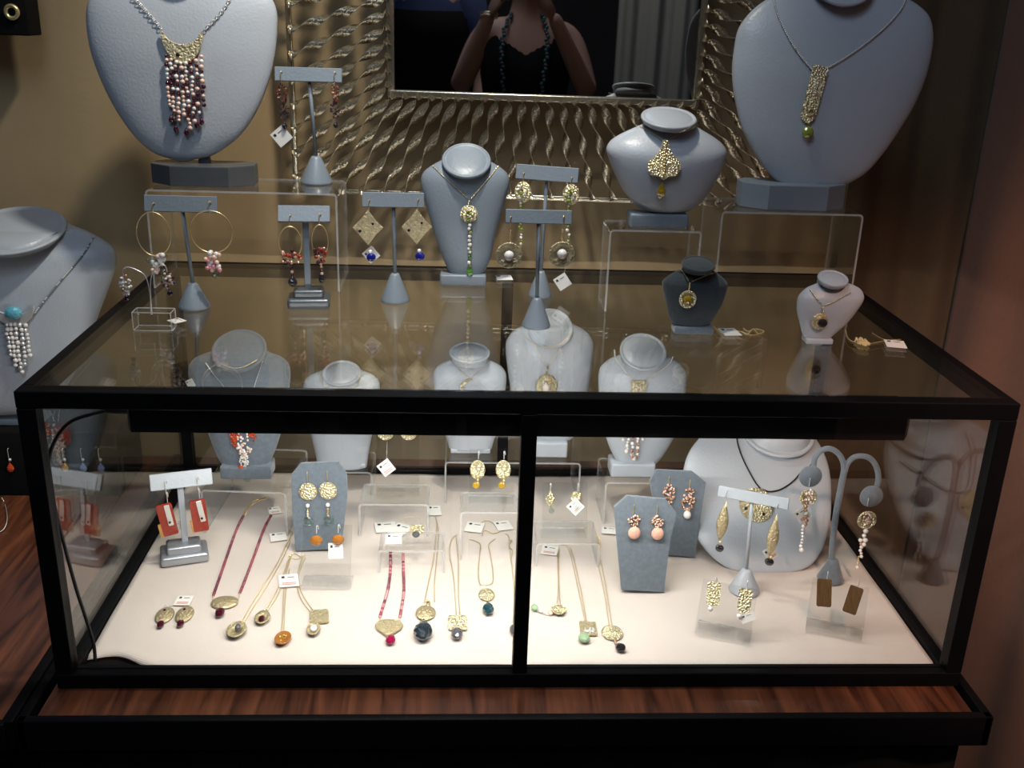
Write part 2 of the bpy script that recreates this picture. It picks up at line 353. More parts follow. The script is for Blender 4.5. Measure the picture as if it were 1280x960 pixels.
rectbars(ox0, ox1, oz0, oz1, .009, MY+.006, .012).build('outer_rail', MT['frame'], mir)
strip = bpy.data.meshes.new('twisted_strip'); sv = []; sf = []; NS = 40
for i in range(NS+1):
    tt = i/NS; a = 2*pi*1.7*tt+pi/2; w = .0075
    if tt < .06: a = pi/2*0+0+ (2*pi*1.7*.06+pi/2)*(tt/.06)
    c, s_ = cos(a)*w, sin(a)*w; nx, ny = -sin(a)*.0006, cos(a)*.0006
    sv += [(c+nx, s_+ny, -tt), (-c+nx, -s_+ny, -tt), (-c-nx, -s_-ny, -tt), (c-nx, s_-ny, -tt)]
for i in range(NS):
    for k in range(4): sf.append([i*4+k, i*4+(k+1) % 4, i*4+4+(k+1) % 4, i*4+4+k])
sf += [[0, 1, 2, 3], [NS*4+3, NS*4+2, NS*4+1, NS*4]]
strip.from_pydata(sv, [], sf); strip.materials.append(MT['frame']); strip.polygons.foreach_set('use_smooth', [True]*len(sf)); strip.update()
def addstrip(ax, az, bx, bz, jit):
    A = Vector((ax, MY-.010, az)); B = Vector((bx, MY-.002, bz)); d = (B-A); L = d.length
    o = bpy.data.objects.new('twisted_strip', strip); COL.objects.link(o); o.parent = mir
    z = -d.normalized(); x = Vector((0, 1, 0)).cross(z).normalized(); y = z.cross(x)
    Mx = Matrix(((x.x, y.x, z.x), (x.y, y.y, z.y), (x.z, y.z, z.z))).to_4x4() @ Matrix.Rotation(jit, 4, 'Z')
    o.matrix_local = Matrix.Translation(A-Vector(mir.location)) @ Mx @ Matrix.Diagonal((1, 1, L, 1))
mir.rotation_euler = (radians(1.15), 0, radians(-3.03))
nb = 23; ns = 19
for i in range(nb+1):
    u = i/nb; ax = mx0+(mx1-mx0)*u; bx = ox0+(ox1-ox0)*u
    for top in (0, 1): addstrip(ax, (mz0+mh+.007) if top else (mz0-.007), bx, oz1 if top else oz0, random.uniform(-.25, .25))
for i in range(ns):
    u = (i+.5)/ns; az = mz0+mh*u; bz = oz0+(oz1-oz0)*u
    for rt_ in (0, 1): addstrip((mx1+.007) if rt_ else (mx0-.007), az, ox1 if rt_ else ox0, bz, random.uniform(-.25, .25))

# ---------------------------------------------------------------- acrylic risers and stands
RB = {}
def upath(w, h, r, n=5):
    P = [(-w/2, 0), (-w/2, h-r)]
    P += [(-w/2+r-r*cos(a), h-r+r*sin(a)) for a in [pi/2*k/n for k in range(1, n+1)]]
    P += [(w/2-r+r*sin(a), h-r+r*cos(a)) for a in [pi/2*k/n for k in range(0, n)]]
    return P+[(w/2, h-r), (w/2, 0)]
def ribbon(b, path, th, y0, y1, M, ax='xz'):
    # a bent sheet: path in a plane, extruded; faces slot 0, cut edges slot 1
    n = len(path); outs = []
    for i, p in enumerate(path):
        a = Vector(path[max(0, i-1)]); c = Vector(path[min(n-1, i+1)]); t_ = (c-a).normalized(); nn = Vector((t_.y, -t_.x))
        outs.append((Vector(p), Vector(p)+nn*th))
    def P(q, y): return Vector((q.x, y, q.y)) if ax == 'xz' else Vector((y, q.x, q.y))
    vs = []
    for o, i_ in outs: vs += [P(o, y0), P(o, y1), P(i_, y1), P(i_, y0)]
    big = []; ed = []
    for i in range(n-1):
        k = i*4; big += [[k, k+1, k+5, k+4], [k+2, k+3, k+7, k+6]]; ed += [[k+1, k+2, k+6, k+5], [k+3, k, k+4, k+7]]
    ed += [[0, 3, 2, 1], [4*n-4, 4*n-3, 4*n-2, 4*n-1]]
    o = len(b.v); b.add(vs, big, 0, False, M); b.v = b.v; 
    T = b.M @ M; b.f += [[i+o for i in f] for f in ed]; b.mi += [1]*len(ed); b.sm += [False]*len(ed); return b
def riser(key, label, xl, xr, yfront, depth, z0, h, yaw=0, r=.007, group='clear acrylic risers'):
    c = Vector(((xl+xr)/2, yfront+depth/2, z0))
    M = Matrix.Translation(c) @ Matrix.Rotation(yaw, 4, 'Z')
    b = MB(); ribbon(b, upath(xr-xl, h, r), .003, -depth/2, depth/2, M)
    o = b.build('acrylic_riser', [MT['acryl'], MT['edge']]); tag(o, label, 'riser', group); RB[key] = b.bvh(); return z0+h
def rz(px, py, Y): return aty(px, py, Y).z
def easel(label, x, y, z0, w, h, ang, yaw, foot=.025, hooks=(), group='clear acrylic earring stands', curl=True):
    # slanted display plate rising backwards from a curled front foot
    M = Matrix.Translation((x, y, z0)) @ Matrix.Rotation(yaw, 4, 'Z')
    P = [(foot+.012, .0), (.006, .0)]+[(.006-.006*sin(a), .006-.006*cos(a)) for a in [pi*.6*k/5 for k in range(1, 6)]]
    q = Vector(P[-1]); P.append((q.x+cos(ang)*h, q.y+sin(ang)*h))
    P = [(a, b+.003) for a, b in P]
    b = MB(); ribbon(b, P, -.0025, -w/2, w/2, M, 'yz')
    o = b.build('acrylic_earring_stand', [MT['acryl'], MT['edge']]); tag(o, label, 'stand', group); return b.bvh()

# ---------------------------------------------------------------- busts
BB = {}
def bust(key, label, Y, zs, rows, disc, mt='satin', dr=.42, lean=.12, base=None, bmat=None, group=None, dbk=.22, bd=.05, pexp=2.3, name='necklace_bust', postw=.018):
    """rows: (ypx, xl, xr) outline from the bottom up; disc: neck top ellipse; base: (xl, xr, ytop) in photograph pixels on support height zs"""
    cx = (rows[0][1]+rows[0][2])/2; z_low = aty(cx, rows[0][0], Y).z
    K = []
    for (yp, xl, xr) in rows:
        yc = Y
        for _ in range(3): p = aty((xl+xr)/2, yp, yc); yc = Y+lean*(p.z-z_low)
        w = (aty(xr, yp, yc)-aty(xl, yp, yc)).length/2; hf = (rows[0][0]-yp)/(rows[0][0]-rows[-1][0]); K.append((p.x, yc, p.z, w, dr*w*(1-.38*max(0, (hf-.55)/.45)**1.5), dbk*w, 0.0))
    dx, dy, rx, ry = disc; ycn = K[-1][1]-.30*rx*px_m(Vector(K[-1][:3]))
    p = aty(dx, dy, ycn); r = rx*px_m(p); th = max(.02, asin(min(.97, ry/rx))-elev(dx, dy))
    w0 = K[-1][3]
    c = Vector(p); nrm = Vector((0, -sin(th), cos(th)))
    q = c-nrm*(r*.55)
    if q.z < K[-1][2]+.002: q.z = K[-1][2]+.002
    K.append((q.x, q.y+.002, q.z, r*.93, r*.93, r*.9, th*.5)); q2 = c-nrm*(r*.12)
    K.append((q2.x, q2.y, q2.z, r*.95, r*.95, r*.95, th))
    ks = [Vector(k[:3]) for k in K]; fine = []
    def lerpK(i, t_):
        n = len(K); a = K[max(0, i-1)]; b = K[i]; c_ = K[i+1]; d = K[min(n-1, i+2)]
        return [max(0 if j in (3, 4, 5) else -9, .5*(2*b[j]+(c_[j]-a[j])*t_+(2*a[j]-5*b[j]+4*c_[j]-d[j])*t_*t_+(3*b[j]-a[j]-3*c_[j]+d[j])*t_**3)) for j in range(7)]
    for i in range(len(K)-1):
        for k in range(5): fine.append(lerpK(i, k/5))
    fine.append(list(K[-1])); n = 48; rings = []
    f0 = list(fine[0]); 
    for s_ in (.55, .85): g0 = list(f0); g0[3] *= s_; g0[4] *= s_; g0[5] *= s_; g0[2] -= .0035*(1-s_)/.45; rings.append(g0)
    rr = []
    for (x, y, z, w, df, db, tl) in rings+fine:
        ring = []
        for k in range(n):
            a = 2*pi*k/n; ca, sa = cos(a), sin(a); e = 2/pexp
            X = w*abs(ca)**e*(1 if ca > 0 else -1); dd = df if sa < 0 else db; Yy = dd*abs(sa)**e*(1 if sa > 0 else -1)
            ring.append(Vector((x+X, y+Yy*cos(tl), z+Yy*sin(tl))))
        rr.append(ring)
    root = thing(name, label, 'bust', (cx and aty(cx, rows[0][0], Y).x, Y, zs), group)
    b = MB(); b.loft(rr); b.build('body', MT[mt], root)
    Rt = Matrix.Translation(c) @ Matrix.Rotation(th, 4, 'X')
    d = MB(Rt); d.lathe([(r*.90, -.004-r*.10), (r*.98, -.003-r*.06), (r*1.05, -.0015), (r*1.06, .0008), (r*1.02, .0028), (r*.965, .0024), (r*.93, .0006), (r*.85, .0022), (r*.5, .0036), (0, .0042)], 48)
    d.build('neck_cap', MT[mt], root)
    if base:
        xl, xr, yt = base; pb = aty((xl+xr)/2, yt, Y-bd*.45); bw = (xr-xl)*px_m(pb); top = max(pb.z, zs+.008)
        m2 = MT[bmat or mt]
        if key in 'JL': MB(Matrix.Translation((pb.x, Y, zs+.0003))).prism([(bw*a, bd*c_) for a, c_ in ((-.42, .5), (.42, .5), (.5, .3), (.5, -.12), (.28, -.5), (-.28, -.5), (-.5, -.12), (-.5, .3))], 0, top-zs, 0, .0015).build('base', m2, root)
        else: MB().box((pb.x, Y, (zs+top)/2+.0002), (bw, bd, top-zs), 0, min(.004, (top-zs)*.3), seg=3).build('base', m2, root)
        zt = max(z_low, top)+.012
        MB().box((pb.x, Y+.008, (top+zt)/2-.003), (postw, postw*.6, zt-top+.01), 0, .002).build('post', m2, root)
    BB[key] = [b.bvh(), d.bvh()]; return root

# ---------------------------------------------------------------- jewellery components
def frameM(p, X, Z):
    Z = Z.normalized(); X = (X-Z*X.dot(Z)).normalized(); Y_ = Z.cross(X)
    return Matrix(((X.x, Y_.x, Z.x, p.x), (X.y, Y_.y, Z.y, p.y), (X.z, Y_.z, Z.z, p.z), (0, 0, 0, 1)))
class Pl:   # places components on an upright plane, a flat level or a modelled surface
    def __init__(s, kind, a, off=.0012, yaw=0): s.k = kind; s.a = a; s.off = off; s.yaw = yaw
    def __call__(s, px, py):
        X = Vector((cos(s.yaw), sin(s.yaw), 0))
        if s.k == 'y': p = aty(px, py, s.a); n = Vector((sin(s.yaw), -cos(s.yaw), 0))
        elif s.k == 'v':
            q, yw_ = s.a; n = Vector((sin(yw_), -cos(yw_), 0)); X = Vector((cos(yw_), sin(yw_), 0)); d = ray(px, py); p = CAM+d*((q-CAM).dot(n)/d.dot(n))
        elif s.k == 'z': p = atz(px, py, s.a+s.off); n = Vector((0, 0, 1))
        else:
            h = hit(px, py, s.a, s.off)
            if h is None and CLOTH not in s.a:      # just above the edge of the surface: hang at the depth of that edge
                for dy in (4, 8, 12, 16, 20, 26):
                    g_ = hit(px, py+dy, s.a, s.off)
                    if g_: s.ly = g_[0].y; break
            if h is None:
                p = atz(px, py, ZC+.001) if CLOTH in s.a else aty(px, py, getattr(s, 'ly', .3)); n = Vector((0, 0, 1)) if CLOTH in s.a else Vector((0, -1, 0))
            else: p, n = h
            s.ly = p.y
            if CLOTH not in s.a: n = Vector((n.x*.6, min(n.y, -.2), n.z*.8)).normalized()
        v = (CAM-p).normalized(); m_ = px_m(p)
        return p, n, X, m_, m_/max(.3, abs(n.dot(v))) if s.k not in 'yv' else m_/cos(elev(px, py))
def comp(kind, b, rx, ry, rng):
    """draws one component in its own frame: x right, y up, z towards the viewer; b is an MB, sizes in metres"""
    s = (rx+ry)/2
    if kind == 'disc': b.lathe([(0, 0), (.96, 0), (1, .05), (.97, .12), (.8, .17), (.4, .24), (0, .27)], 24) ; sc = (rx, ry, s)
    elif kind == 'bowl': b.lathe([(0, 0), (.7, .05), (1, .35), (.95, .40), (.6, .18), (0, .10)], 24); sc = (rx, ry, s)
    elif kind == 'flat': b.lathe([(0, 0), (.96, 0), (1, .04), (1, .09), (.95, .13), (0, .13)], 24); sc = (rx, ry, s)
    elif kind == 'drop':
        n = 10; prof = [(-1, .02), (-.93, .35), (-.7, .72), (-.35, .98), (0, .92), (.35, .62), (.7, .27), (1, .04)]
        b.loft([[Vector((r*cos(2*pi*k/n+(i % 2)*pi/n), y, .75*r*sin(2*pi*k/n+(i % 2)*pi/n)+.55)) for k in range(n)] for i, (y, r) in enumerate(prof)], sm=False); sc = (rx, ry, rx)
    elif kind == 'stone': b.sph((0, 0, .5), 1, 0, 2, (1, 1, .6), sm=False); sc = (rx, ry, s)
    elif kind == 'ball': b.sph((0, 0, .8), 1, 0, 2); sc = (rx, ry, s)
    elif kind == 'hoop': b.tube([(cos(a), sin(a), .15) for a in [2*pi*k/36 for k in range(36)]], .0008/s if s else .05, 6, 0, True); sc = (rx, ry, s)
    elif kind == 'ring': b.tube([(.72*cos(a), .72*sin(a), .2) for a in [2*pi*k/28 for k in range(28)]], .27, 8, 0, True); sc = (rx, ry, s)
    elif kind == 'rect':
        c_ = .16; b.prism([(-1+c_, -1), (1-c_, -1), (1, -1+c_*.6), (1, 1-c_*.6), (1-c_, 1), (-1+c_, 1), (-1, 1-c_*.6), (-1, -1+c_*.6)], 0, .22, 0, .05); sc = (rx, ry, min(rx, ry))
    elif kind == 'tab': b.prism([(-.8, 1), (.8, 1), (1, .9), (.95, -.7)]+[(.95*cos(a), -.7-.3*sin(a)) for a in [pi*k/8 for k in range(1, 8)]]+[(-.95, -.7), (-1, .9)], 0, .25, 0, .05); sc = (rx, ry, rx)
    elif kind == 'leaf':
        n = 10; b.loft([[Vector((r*cos(2*pi*k/n), y, .45*r*sin(2*pi*k/n)+.3)) for k in range(n)] for y, r in ((-1, .05), (-.8, .45), (-.45, .85), (-.1, 1), (.25, .82), (.6, .42), (1, .06))]); sc = (rx, ry, rx)
    elif kind == 'diamond': b.prism([(0, 1), (.5, .42), (1, .0), (.42, -.5), (0, -1), (-.48, -.52), (-1, 0), (-.42, .5)], 0, .2, 0, .06); sc = (rx, ry, rx)
    elif kind == 'fan': b.prism([(-.16, 1), (.16, 1), (.26, .6), (.45, .3), (.95, -.1), (1, -.45), (.75, -.78), (.3, -.82), (0, -1), (-.3, -.82), (-.75, -.78), (-1, -.45), (-.95, -.1), (-.45, .3), (-.26, .6)], 0, .22, 0, .06); sc = (rx, ry, rx)
    elif kind == 'shield': b.prism([(-1, .35), (-.8, .75), (-.3, .95), (.3, .95), (.8, .75), (1, .35), (.85, -.1), (.45, -.5), (0, -1), (-.45, -.5), (-.85, -.1)], 0, .2, 0, .06); sc = (rx, ry, ry)
    elif kind == 'crescent':
        n = 16; o = [(cos(pi+pi*k/n), 1+2*sin(pi+pi*k/n)) for k in range(n+1)]; i_ = [(.86*cos(-pi*k/n), 1-.85*sin(pi*k/n)) for k in range(1, n)]
        b.prism(o+i_, 0, .14, 0, .03); sc = (rx, ry, rx)
    elif kind == 'moon':
        n = 14; o = [(cos(a)*.9, sin(a)) for a in [pi*.5+pi*k/n*1.05 for k in range(n+1)]]; i_ = [(cos(a)*.45+.02, sin(a)*.9) for a in [pi*1.5-pi*k/n for k in range(n)]]
        b.prism(o+i_, 0, .3, 0, .05); sc = (rx, ry, rx)
    elif kind == 'cluster' or kind == 'cluster2':
        br = min(rx, ry)*(.30 if kind == 'cluster' else .22); n = int(min(60, 1.9*rx*ry/(br*br))); 
        for i in range(n):
            while True:
                u, v = rng.uniform(-1, 1), rng.uniform(-1, 1)
                if u*u+v*v < 1: break
            b.sph((u*rx, v*ry, br*(.6+rng.random()*1.2)), br*rng.uniform(.75, 1.1), rng.randrange(3), 1)
        sc = (1, 1, 1)
    elif kind == 'strand':
        y = ry; k = 0
        while y > -ry:
            r_ = rx*rng.uniform(.7, 1.05); y -= r_; b.sph((rng.uniform(-.3, .3)*rx, y, rx), r_, rng.randrange(3), 1); y -= r_*.85
        sc = (1, 1, 1)
    elif kind == 'hook':
        P = [(0, -ry, 0), (0, -ry*.2, .0), (0, ry*.75, 0), (rx*.35, ry, -.002), (rx, ry*.7, -.004), (rx*1.2, 0, -.005)]
        b.tube(catmull(P, 4), .00065, 5); sc = (1, 1, 1)
    S = Matrix.Diagonal((*sc, 1)) ; return S
NAMES = dict(disc='hammered_disc', bowl='domed_disc', flat='coin', drop='drop_stone', stone='stone', ball='bead', hoop='hoop', ring='stone_ring', rect='plate', tab='plate', leaf='leaf_plate', diamond='folded_plate', fan='fan_plate', shield='plate', crescent='crescent', moon='crescent', cluster='bead_cluster', cluster2='bead_cluster', strand='bead_strand', hook='hook')
def addcomps(root, comps, P, rng):
    for cdef in comps:
        kind, px, py, rx, ry, mk = cdef[:6]; rot = cdef[6] if len(cdef) > 6 else 0
        p, n, X, mx_, my_ = P(px, py); my_ = mx_*(my_/mx_)**.7 if kind in ('stone', 'ball', 'drop') else my_; lift = cdef[7] if len(cdef) > 7 else 0
        Fm = frameM(p+n*lift, X, n) @ Matrix.Rotation(radians(rot), 4, 'Z')
        tmp = MB(); S = comp(kind, tmp, rx*mx_, ry*my_, rng)
        b = MB(Fm @ S); b.v = [b.M @ v for v in tmp.v]; b.f = tmp.f; b.mi = tmp.mi; b.sm = tmp.sm
        ms = mts(mk)
        if max(b.mi) >= len(ms): b.mi = [i % len(ms) for i in b.mi]
        b.build(NAMES[kind], ms, root)
def chainmesh(b, pts, link=.0027, r=.00088, mi=0):
    P = resample(pts, link); b.tube(P if len(P) > 1 else pts, r*.55, 4, mi)
    for i, (a, c) in enumerate(zip(P, P[1:])):
        d = c-a; t_ = d.normalized(); u = t_.orthogonal().normalized(); w = t_.cross(u)
        if i % 2: u, w = w, u
        m_ = (a+c)/2; vs = [a, c, m_+u*r*1.35, m_+w*r*.7, m_-u*r*1.35, m_-w*r*.7]
        b.add(vs, [[0, 2, 3], [0, 3, 4], [0, 4, 5], [0, 5, 2], [1, 3, 2], [1, 4, 3], [1, 5, 4], [1, 2, 5]], mi, False)
def path3(P, pp, k=5):
    px = catmull([(a[0], a[1], 0) for a in pp], 4); q = [P(a.x, a.y)[0] for a in px]
    for _ in range(2): q = [q[0]]+[(q[i-1]+q[i]*2+q[i+1])/4 if (q[i-1]-q[i+1]).length > .012 else q[i] for i in range(1, len(q)-1)]+[q[-1]]
    return catmull(q, 2)
def earring(label, Y, comps, group=None, seed=1, cat='earring', name='earring', P=None):
    rng = random.Random(seed); P = P or Pl('y', Y); p0 = P(comps[0][1], comps[0][2])[0]
    root = thing(name, label, cat, p0, group); addcomps(root, comps, P, rng); return root
def pair(desc, where, Y, lcomps, dx, dy, group, seed=1, rcomps=None, P=None):
    if isinstance(Y, Pl): P, Y = Y, 0
    r2 = rcomps or [(c[0], c[1]+dx, c[2]+dy)+tuple(c[3:]) for c in lcomps]
    earring('left '+desc+' '+where, Y, lcomps, group, seed, P=P); earring('right '+desc+' '+where, Y, r2, group, seed+50, P=P)
def necklace(label, P, chains, comps, seed=1, group=None, mk='chain', name='necklace'):
    """chains: (kind, pixel path[, materials]) kind 'c' fine links, 'o' open oval links, 'b<r mm>' beads, 's' cord"""
    rng = random.Random(seed); c0 = comps[0] if comps else (0,)+tuple(chains[0][1][0]); p0 = P(c0[1], c0[2])[0]
    root = thing(name, label, 'necklace', p0, group)
    for ch in chains:
        pp = path3(P, ch[1]); b = MB(); ms = mts(ch[2]) if len(ch) > 2 else [MT[mk]]
        if ch[0] == 'c': chainmesh(b, pp); b.build('chain', ms, root)
        elif ch[0] == 'f': chainmesh(b, pp, .002, .0005); b.build('chain', ms, root)
        elif ch[0] == 's': b.tube(pp, .0013, 8); b.build('cord', ms, root)
        elif ch[0] == 'o':
            Q = resample(pp, .0048)
            for i, (a, c_) in enumerate(zip(Q, Q[1:])):
                d = c_-a; X = d.normalized(); Zf = (CAM-a).normalized(); Zf = (Zf+X.cross(Zf)*(.8 if i % 2 else -.5)).normalized()
                Fm = frameM((a+c_)/2, X, Zf); bb = MB(Fm); bb.tube([(.0033*cos(t_), .0021*sin(t_), 0) for t_ in [2*pi*k/12 for k in range(12)]], .0006, 5, 0, True)
                o_ = len(b.v); b.v += bb.v; b.f += [[k+o_ for k in f] for f in bb.f]; b.mi += bb.mi; b.sm += bb.sm
            b.build('chain', ms, root)
        else:
            r_ = float(ch[0][1:])*.001; Q = resample(pp, r_*1.75)
            for i, q in enumerate(Q): b.sph(q, r_*rng.uniform(.9, 1.05), (i//7+rng.randrange(2)) % len(ms), 1, (1, 1, .85))
            b.build('bead_string', ms, root)
    addcomps(root, comps, P, rng); return root
def card(label, px, py, w, h, P, rot=0, string=None, group='price tags', red=False):
    p, n, X, mx_, my_ = P(px, py); Fm = frameM(p+n*.001, X, n) @ Matrix.Rotation(radians(rot), 4, 'Z')
    W_, H_ = w*mx_, h*my_; root = thing('price_tag', label, 'tag', p, group)
    b = MB(Fm); b.box((0, 0, .0004), (W_, H_, .0006)); cd_ = b.build('card', MT['card'], root)
    b = MB(Fm); b.box((-W_*.28, H_*.28, .0009), (W_*.16, H_*.16, .0003)); b.box((W_*.12, H_*.26, .0009), (W_*.34, H_*.04, .0003)); b.build('printing', MT['ink'], cd_)
    if red: b = MB(Fm); b.box((0, -H_*.2, .0009), (W_*.7, H_*.05, .0003)); b.box((0, -H_*.32, .0009), (W_*.7, H_*.05, .0003)); b.build('red_printing', MT['redink'], cd_)
    if string: MB().tube([p+n*.001]+[P(*q)[0] for q in string], .0003, 4).build('string', MT['silver'], root)
    return root
# ---------------------------------------------------------------- T-bar earring stands
def tbar(label, base, conew, bar_, bh, zs, yaw=0, mt='satind', conehpx=35, polew=.0028, tier=None, bmt=None, tilt=.25, group='grey T-bar earring stands'):
    """base: pixel of the base centre on level zs; bar_: pixel ends (x0, y0, x1, y1) of the bar's middle line"""
    B = atz(base[0], base[1], zs); x0, y0_, x1, y1_ = bar_; c = aty((x0+x1)/2, (y0_+y1_)/2, B.y); m_ = px_m(c)
    root = thing('earring_stand', label, 'stand', B, group)
    L_ = (x1-x0)*m_/cos(yaw); M = Matrix.Translation(c) @ Matrix.Rotation(yaw, 4, 'Z') @ Matrix.Rotation(-tilt, 4, 'X')
    MB(M).box((0, 0, 0), (L_, .005, bh*m_*1.02), 0, .0008, seg=1).build('crossbar', MT[mt], root)
    if tier:
        w, d = tier; Mz = rotz(B, yaw)
        b = MB(Mz); b.box(B+Vector((0, 0, .008)), (w, d, .016), 0, .006, seg=4).box(B+Vector((0, 0, .021)), (w*.72, d*.68, .014), 0, .005, seg=4); b.build('base', MT[bmt or mt], root)
        MB(Mz).box(((B.x+c.x)/2, B.y+.004, (B.z+.026+c.z)/2), (.0095, .004, c.z-B.z-.026), 0, .0008, seg=1).build('pole', MT[mt], root)
    else:
        r = conew*px_m(B); hc = conehpx*px_m(B)
        MB().lathe([(r*.98, 0), (r, .0015), (r*.97, .004), (r*.34, hc*.93), (r*.25, hc), (0, hc)], 28, 0, B+Vector((0, 0, .0003))).build('base', MT[mt], root)
        MB().tube([B+Vector((0, .002, hc-.002)), c+Vector((0, .004, .002))], polew, 10).build('pole', MT[mt], root)
    return B.y, Pl('v', (c+Vector((sin(yaw), -cos(yaw), 0))*(.0045+bh*m_*.5*sin(tilt)*.6), yaw))

# ================================================================ on top of the glass
GT = H+.0008
# risers on the glass
zJ = riser('J', 'low wide clear acrylic riser under the big left bust on the glass', aty(181, 240, .459).x, .323, .459, .13, GT, rz(330, 240, .459)-GT)
zG = riser('G', 'clear acrylic riser under the small wide bust near the mirror', aty(762, 288, .371).x, aty(878, 288, .371).x, .371, .075, GT, rz(820, 288, .371)-GT)
zL = riser('L', 'tall clear acrylic riser under the big right bust on the glass', aty(902, 266, .35).x, 1.112, .35, .12, GT, rz(990, 266, .35)-GT)
YJ = .525
bust('J', 'largest grey bust at upper left with garnet and pearl fringe necklace', YJ, zJ, [(199, 214, 243), (194, 197, 264), (184, 181, 281), (165, 163, 303), (135, 143, 322), (100, 126, 336), (65, 114, 344), (30, 109, 347), (5, 112, 345), (-14, 126, 333), (-30, 155, 305), (-40, 180, 282)], (231, -58, 36, 24), dr=.22, dbk=.07, lean=.16, base=(184, 313, 208), bmat='pewterd', bd=.07)
YL = .40
bust('L', 'largest blue grey bust at upper right wearing long rectangular gold pendant', YL, zL, [(237, 1000, 1032), (232, 978, 1052), (216, 959, 1080), (192, 942, 1102), (165, 928, 1121), (130, 919, 1142), (95, 915, 1157), (62, 918, 1165), (38, 924, 1167), (15, 942, 1161), (-2, 966, 1140), (-12, 992, 1114)], (1052, -26, 40, 29), dr=.22, dbk=.07, lean=.14, base=(932, 1066, 232), bmat='satind', bd=.07)
YG = .405
bust('G', 'small wide silvery bust on acrylic riser with citrine fan pendant', YG, zG, [(266, 818, 848), (260, 799, 866), (244, 782, 882), (220, 769, 897), (200, 761, 905), (188, 758, 908), (178, 763, 903), (170, 774, 893), (162, 790, 879), (156, 803, 868)], (836, 148, 33, 12), dr=.5, lean=.1, base=(788, 862, 268), bmat='satind', bd=.04)
bD = atz(580, 358, GT)
bust('D', 'tall slate grey bust before the mirror with peridot bead drop necklace', bD.y+.016, GT, [(347, 572, 596), (340, 562, 605), (322, 553, 613), (300, 545, 618), (270, 536, 626), (245, 529, 633), (228, 526, 637), (217, 529, 635), (209, 538, 627), (202, 550, 615)], (583, 201, 29, 20), mt='satind', dr=.42, lean=.1, base=(550, 608, 344), bd=.036)
hD = atz(868, 418, GT)
bust('H', 'small dark velvet bust on the glass wearing round gold coin pendant', hD.y+.012, GT, [(413, 850, 879), (400, 838, 890), (378, 832, 903), (358, 828, 909), (351, 829, 908), (345, 836, 902), (339, 846, 894)], (873, 331, 20, 9), mt='velvetd', dr=.4, lean=.1, base=(843, 893, 409), bmat='velvet', bd=.026)
hI = atz(1024, 431, GT)
bust('I', 'small pale blue grey bust on glass at right with black stone pendant', hI.y+.012, GT, [(428, 1010, 1032), (418, 1003, 1042), (403, 999, 1058), (388, 996, 1070), (374, 997, 1079), (366, 1002, 1079), (360, 1009, 1075), (355, 1020, 1065)], (1041, 349, 18, 9), mt='satin', dr=.4, lean=.1, base=(1008, 1042, 426), bd=.024)
# left neighbour: black case top with a bust, partly out of the frame
YB = .55; bx1 = aty(152, 610, YB).x; zB = rz(60, 540, YB)
t = thing('black_display_box', 'low black box left of the glass case carrying hook earrings', 'box', (bx1-.25, YB+.06, 0))
MB().box((bx1-.25, YB+.065, zB/2+.0002), (.50, .13, zB), 0, .004).build('body', MT['black'], t)
bust('M', 'grey bust at left edge with turquoise and pearl fringe necklace', YB+.05, zB, [(512, -62, 45), (503, -85, 68), (480, -105, 85), (440, -125, 107), (396, -140, 122), (350, -150, 139), (325, -152, 146), (308, -146, 142), (294, -122, 122), (284, -90, 100)], (16, 288, 60, 28), dr=.36, lean=.14, base=(-40, 50, 524), bmat='satind', bd=.05)
# T-bars on the glass
GTB = 'grey T-bar earring stands on top of the glass'
yA, P_A = tbar('grey T-bar stand on glass holding gold hoop earrings at left', (243, 384), 19.5, (181, 256, 271, 254), 20, GT, 0, group=GTB, conehpx=31)
yB_, P_B = tbar('dark T-bar stand with stepped base holding small garnet hoops', (387, 382), 0, (348, 269, 412, 266), 21, GT, .08, 'satind', tier=(.063, .05), bmt='pewterd', tilt=.5, group=GTB)
yC, P_C = tbar('grey T-bar stand holding folded gold earrings with blue drops', (494, 376), 18, (453, 252, 530, 248), 18, GT, .06, group=GTB, conehpx=35)
yE, P_E = tbar('rear grey T-bar stand with gold disc and bead earrings', (675, 370), 15, (646, 214, 722, 220), 18, GT, -.33, group=GTB, conehpx=32)
yF, P_F = tbar('front grey T-bar stand near centre holding coin and pearl earrings', (670, 408), 18, (632, 272, 715, 270), 17, GT, 0, group=GTB, conehpx=37)
yK, P_K = tbar('grey T-bar stand on acrylic riser holding dark garnet cluster earrings', (396, 229), 20, (344, 94, 427, 93), 17, zJ, .02, group=GTB, conehpx=33)
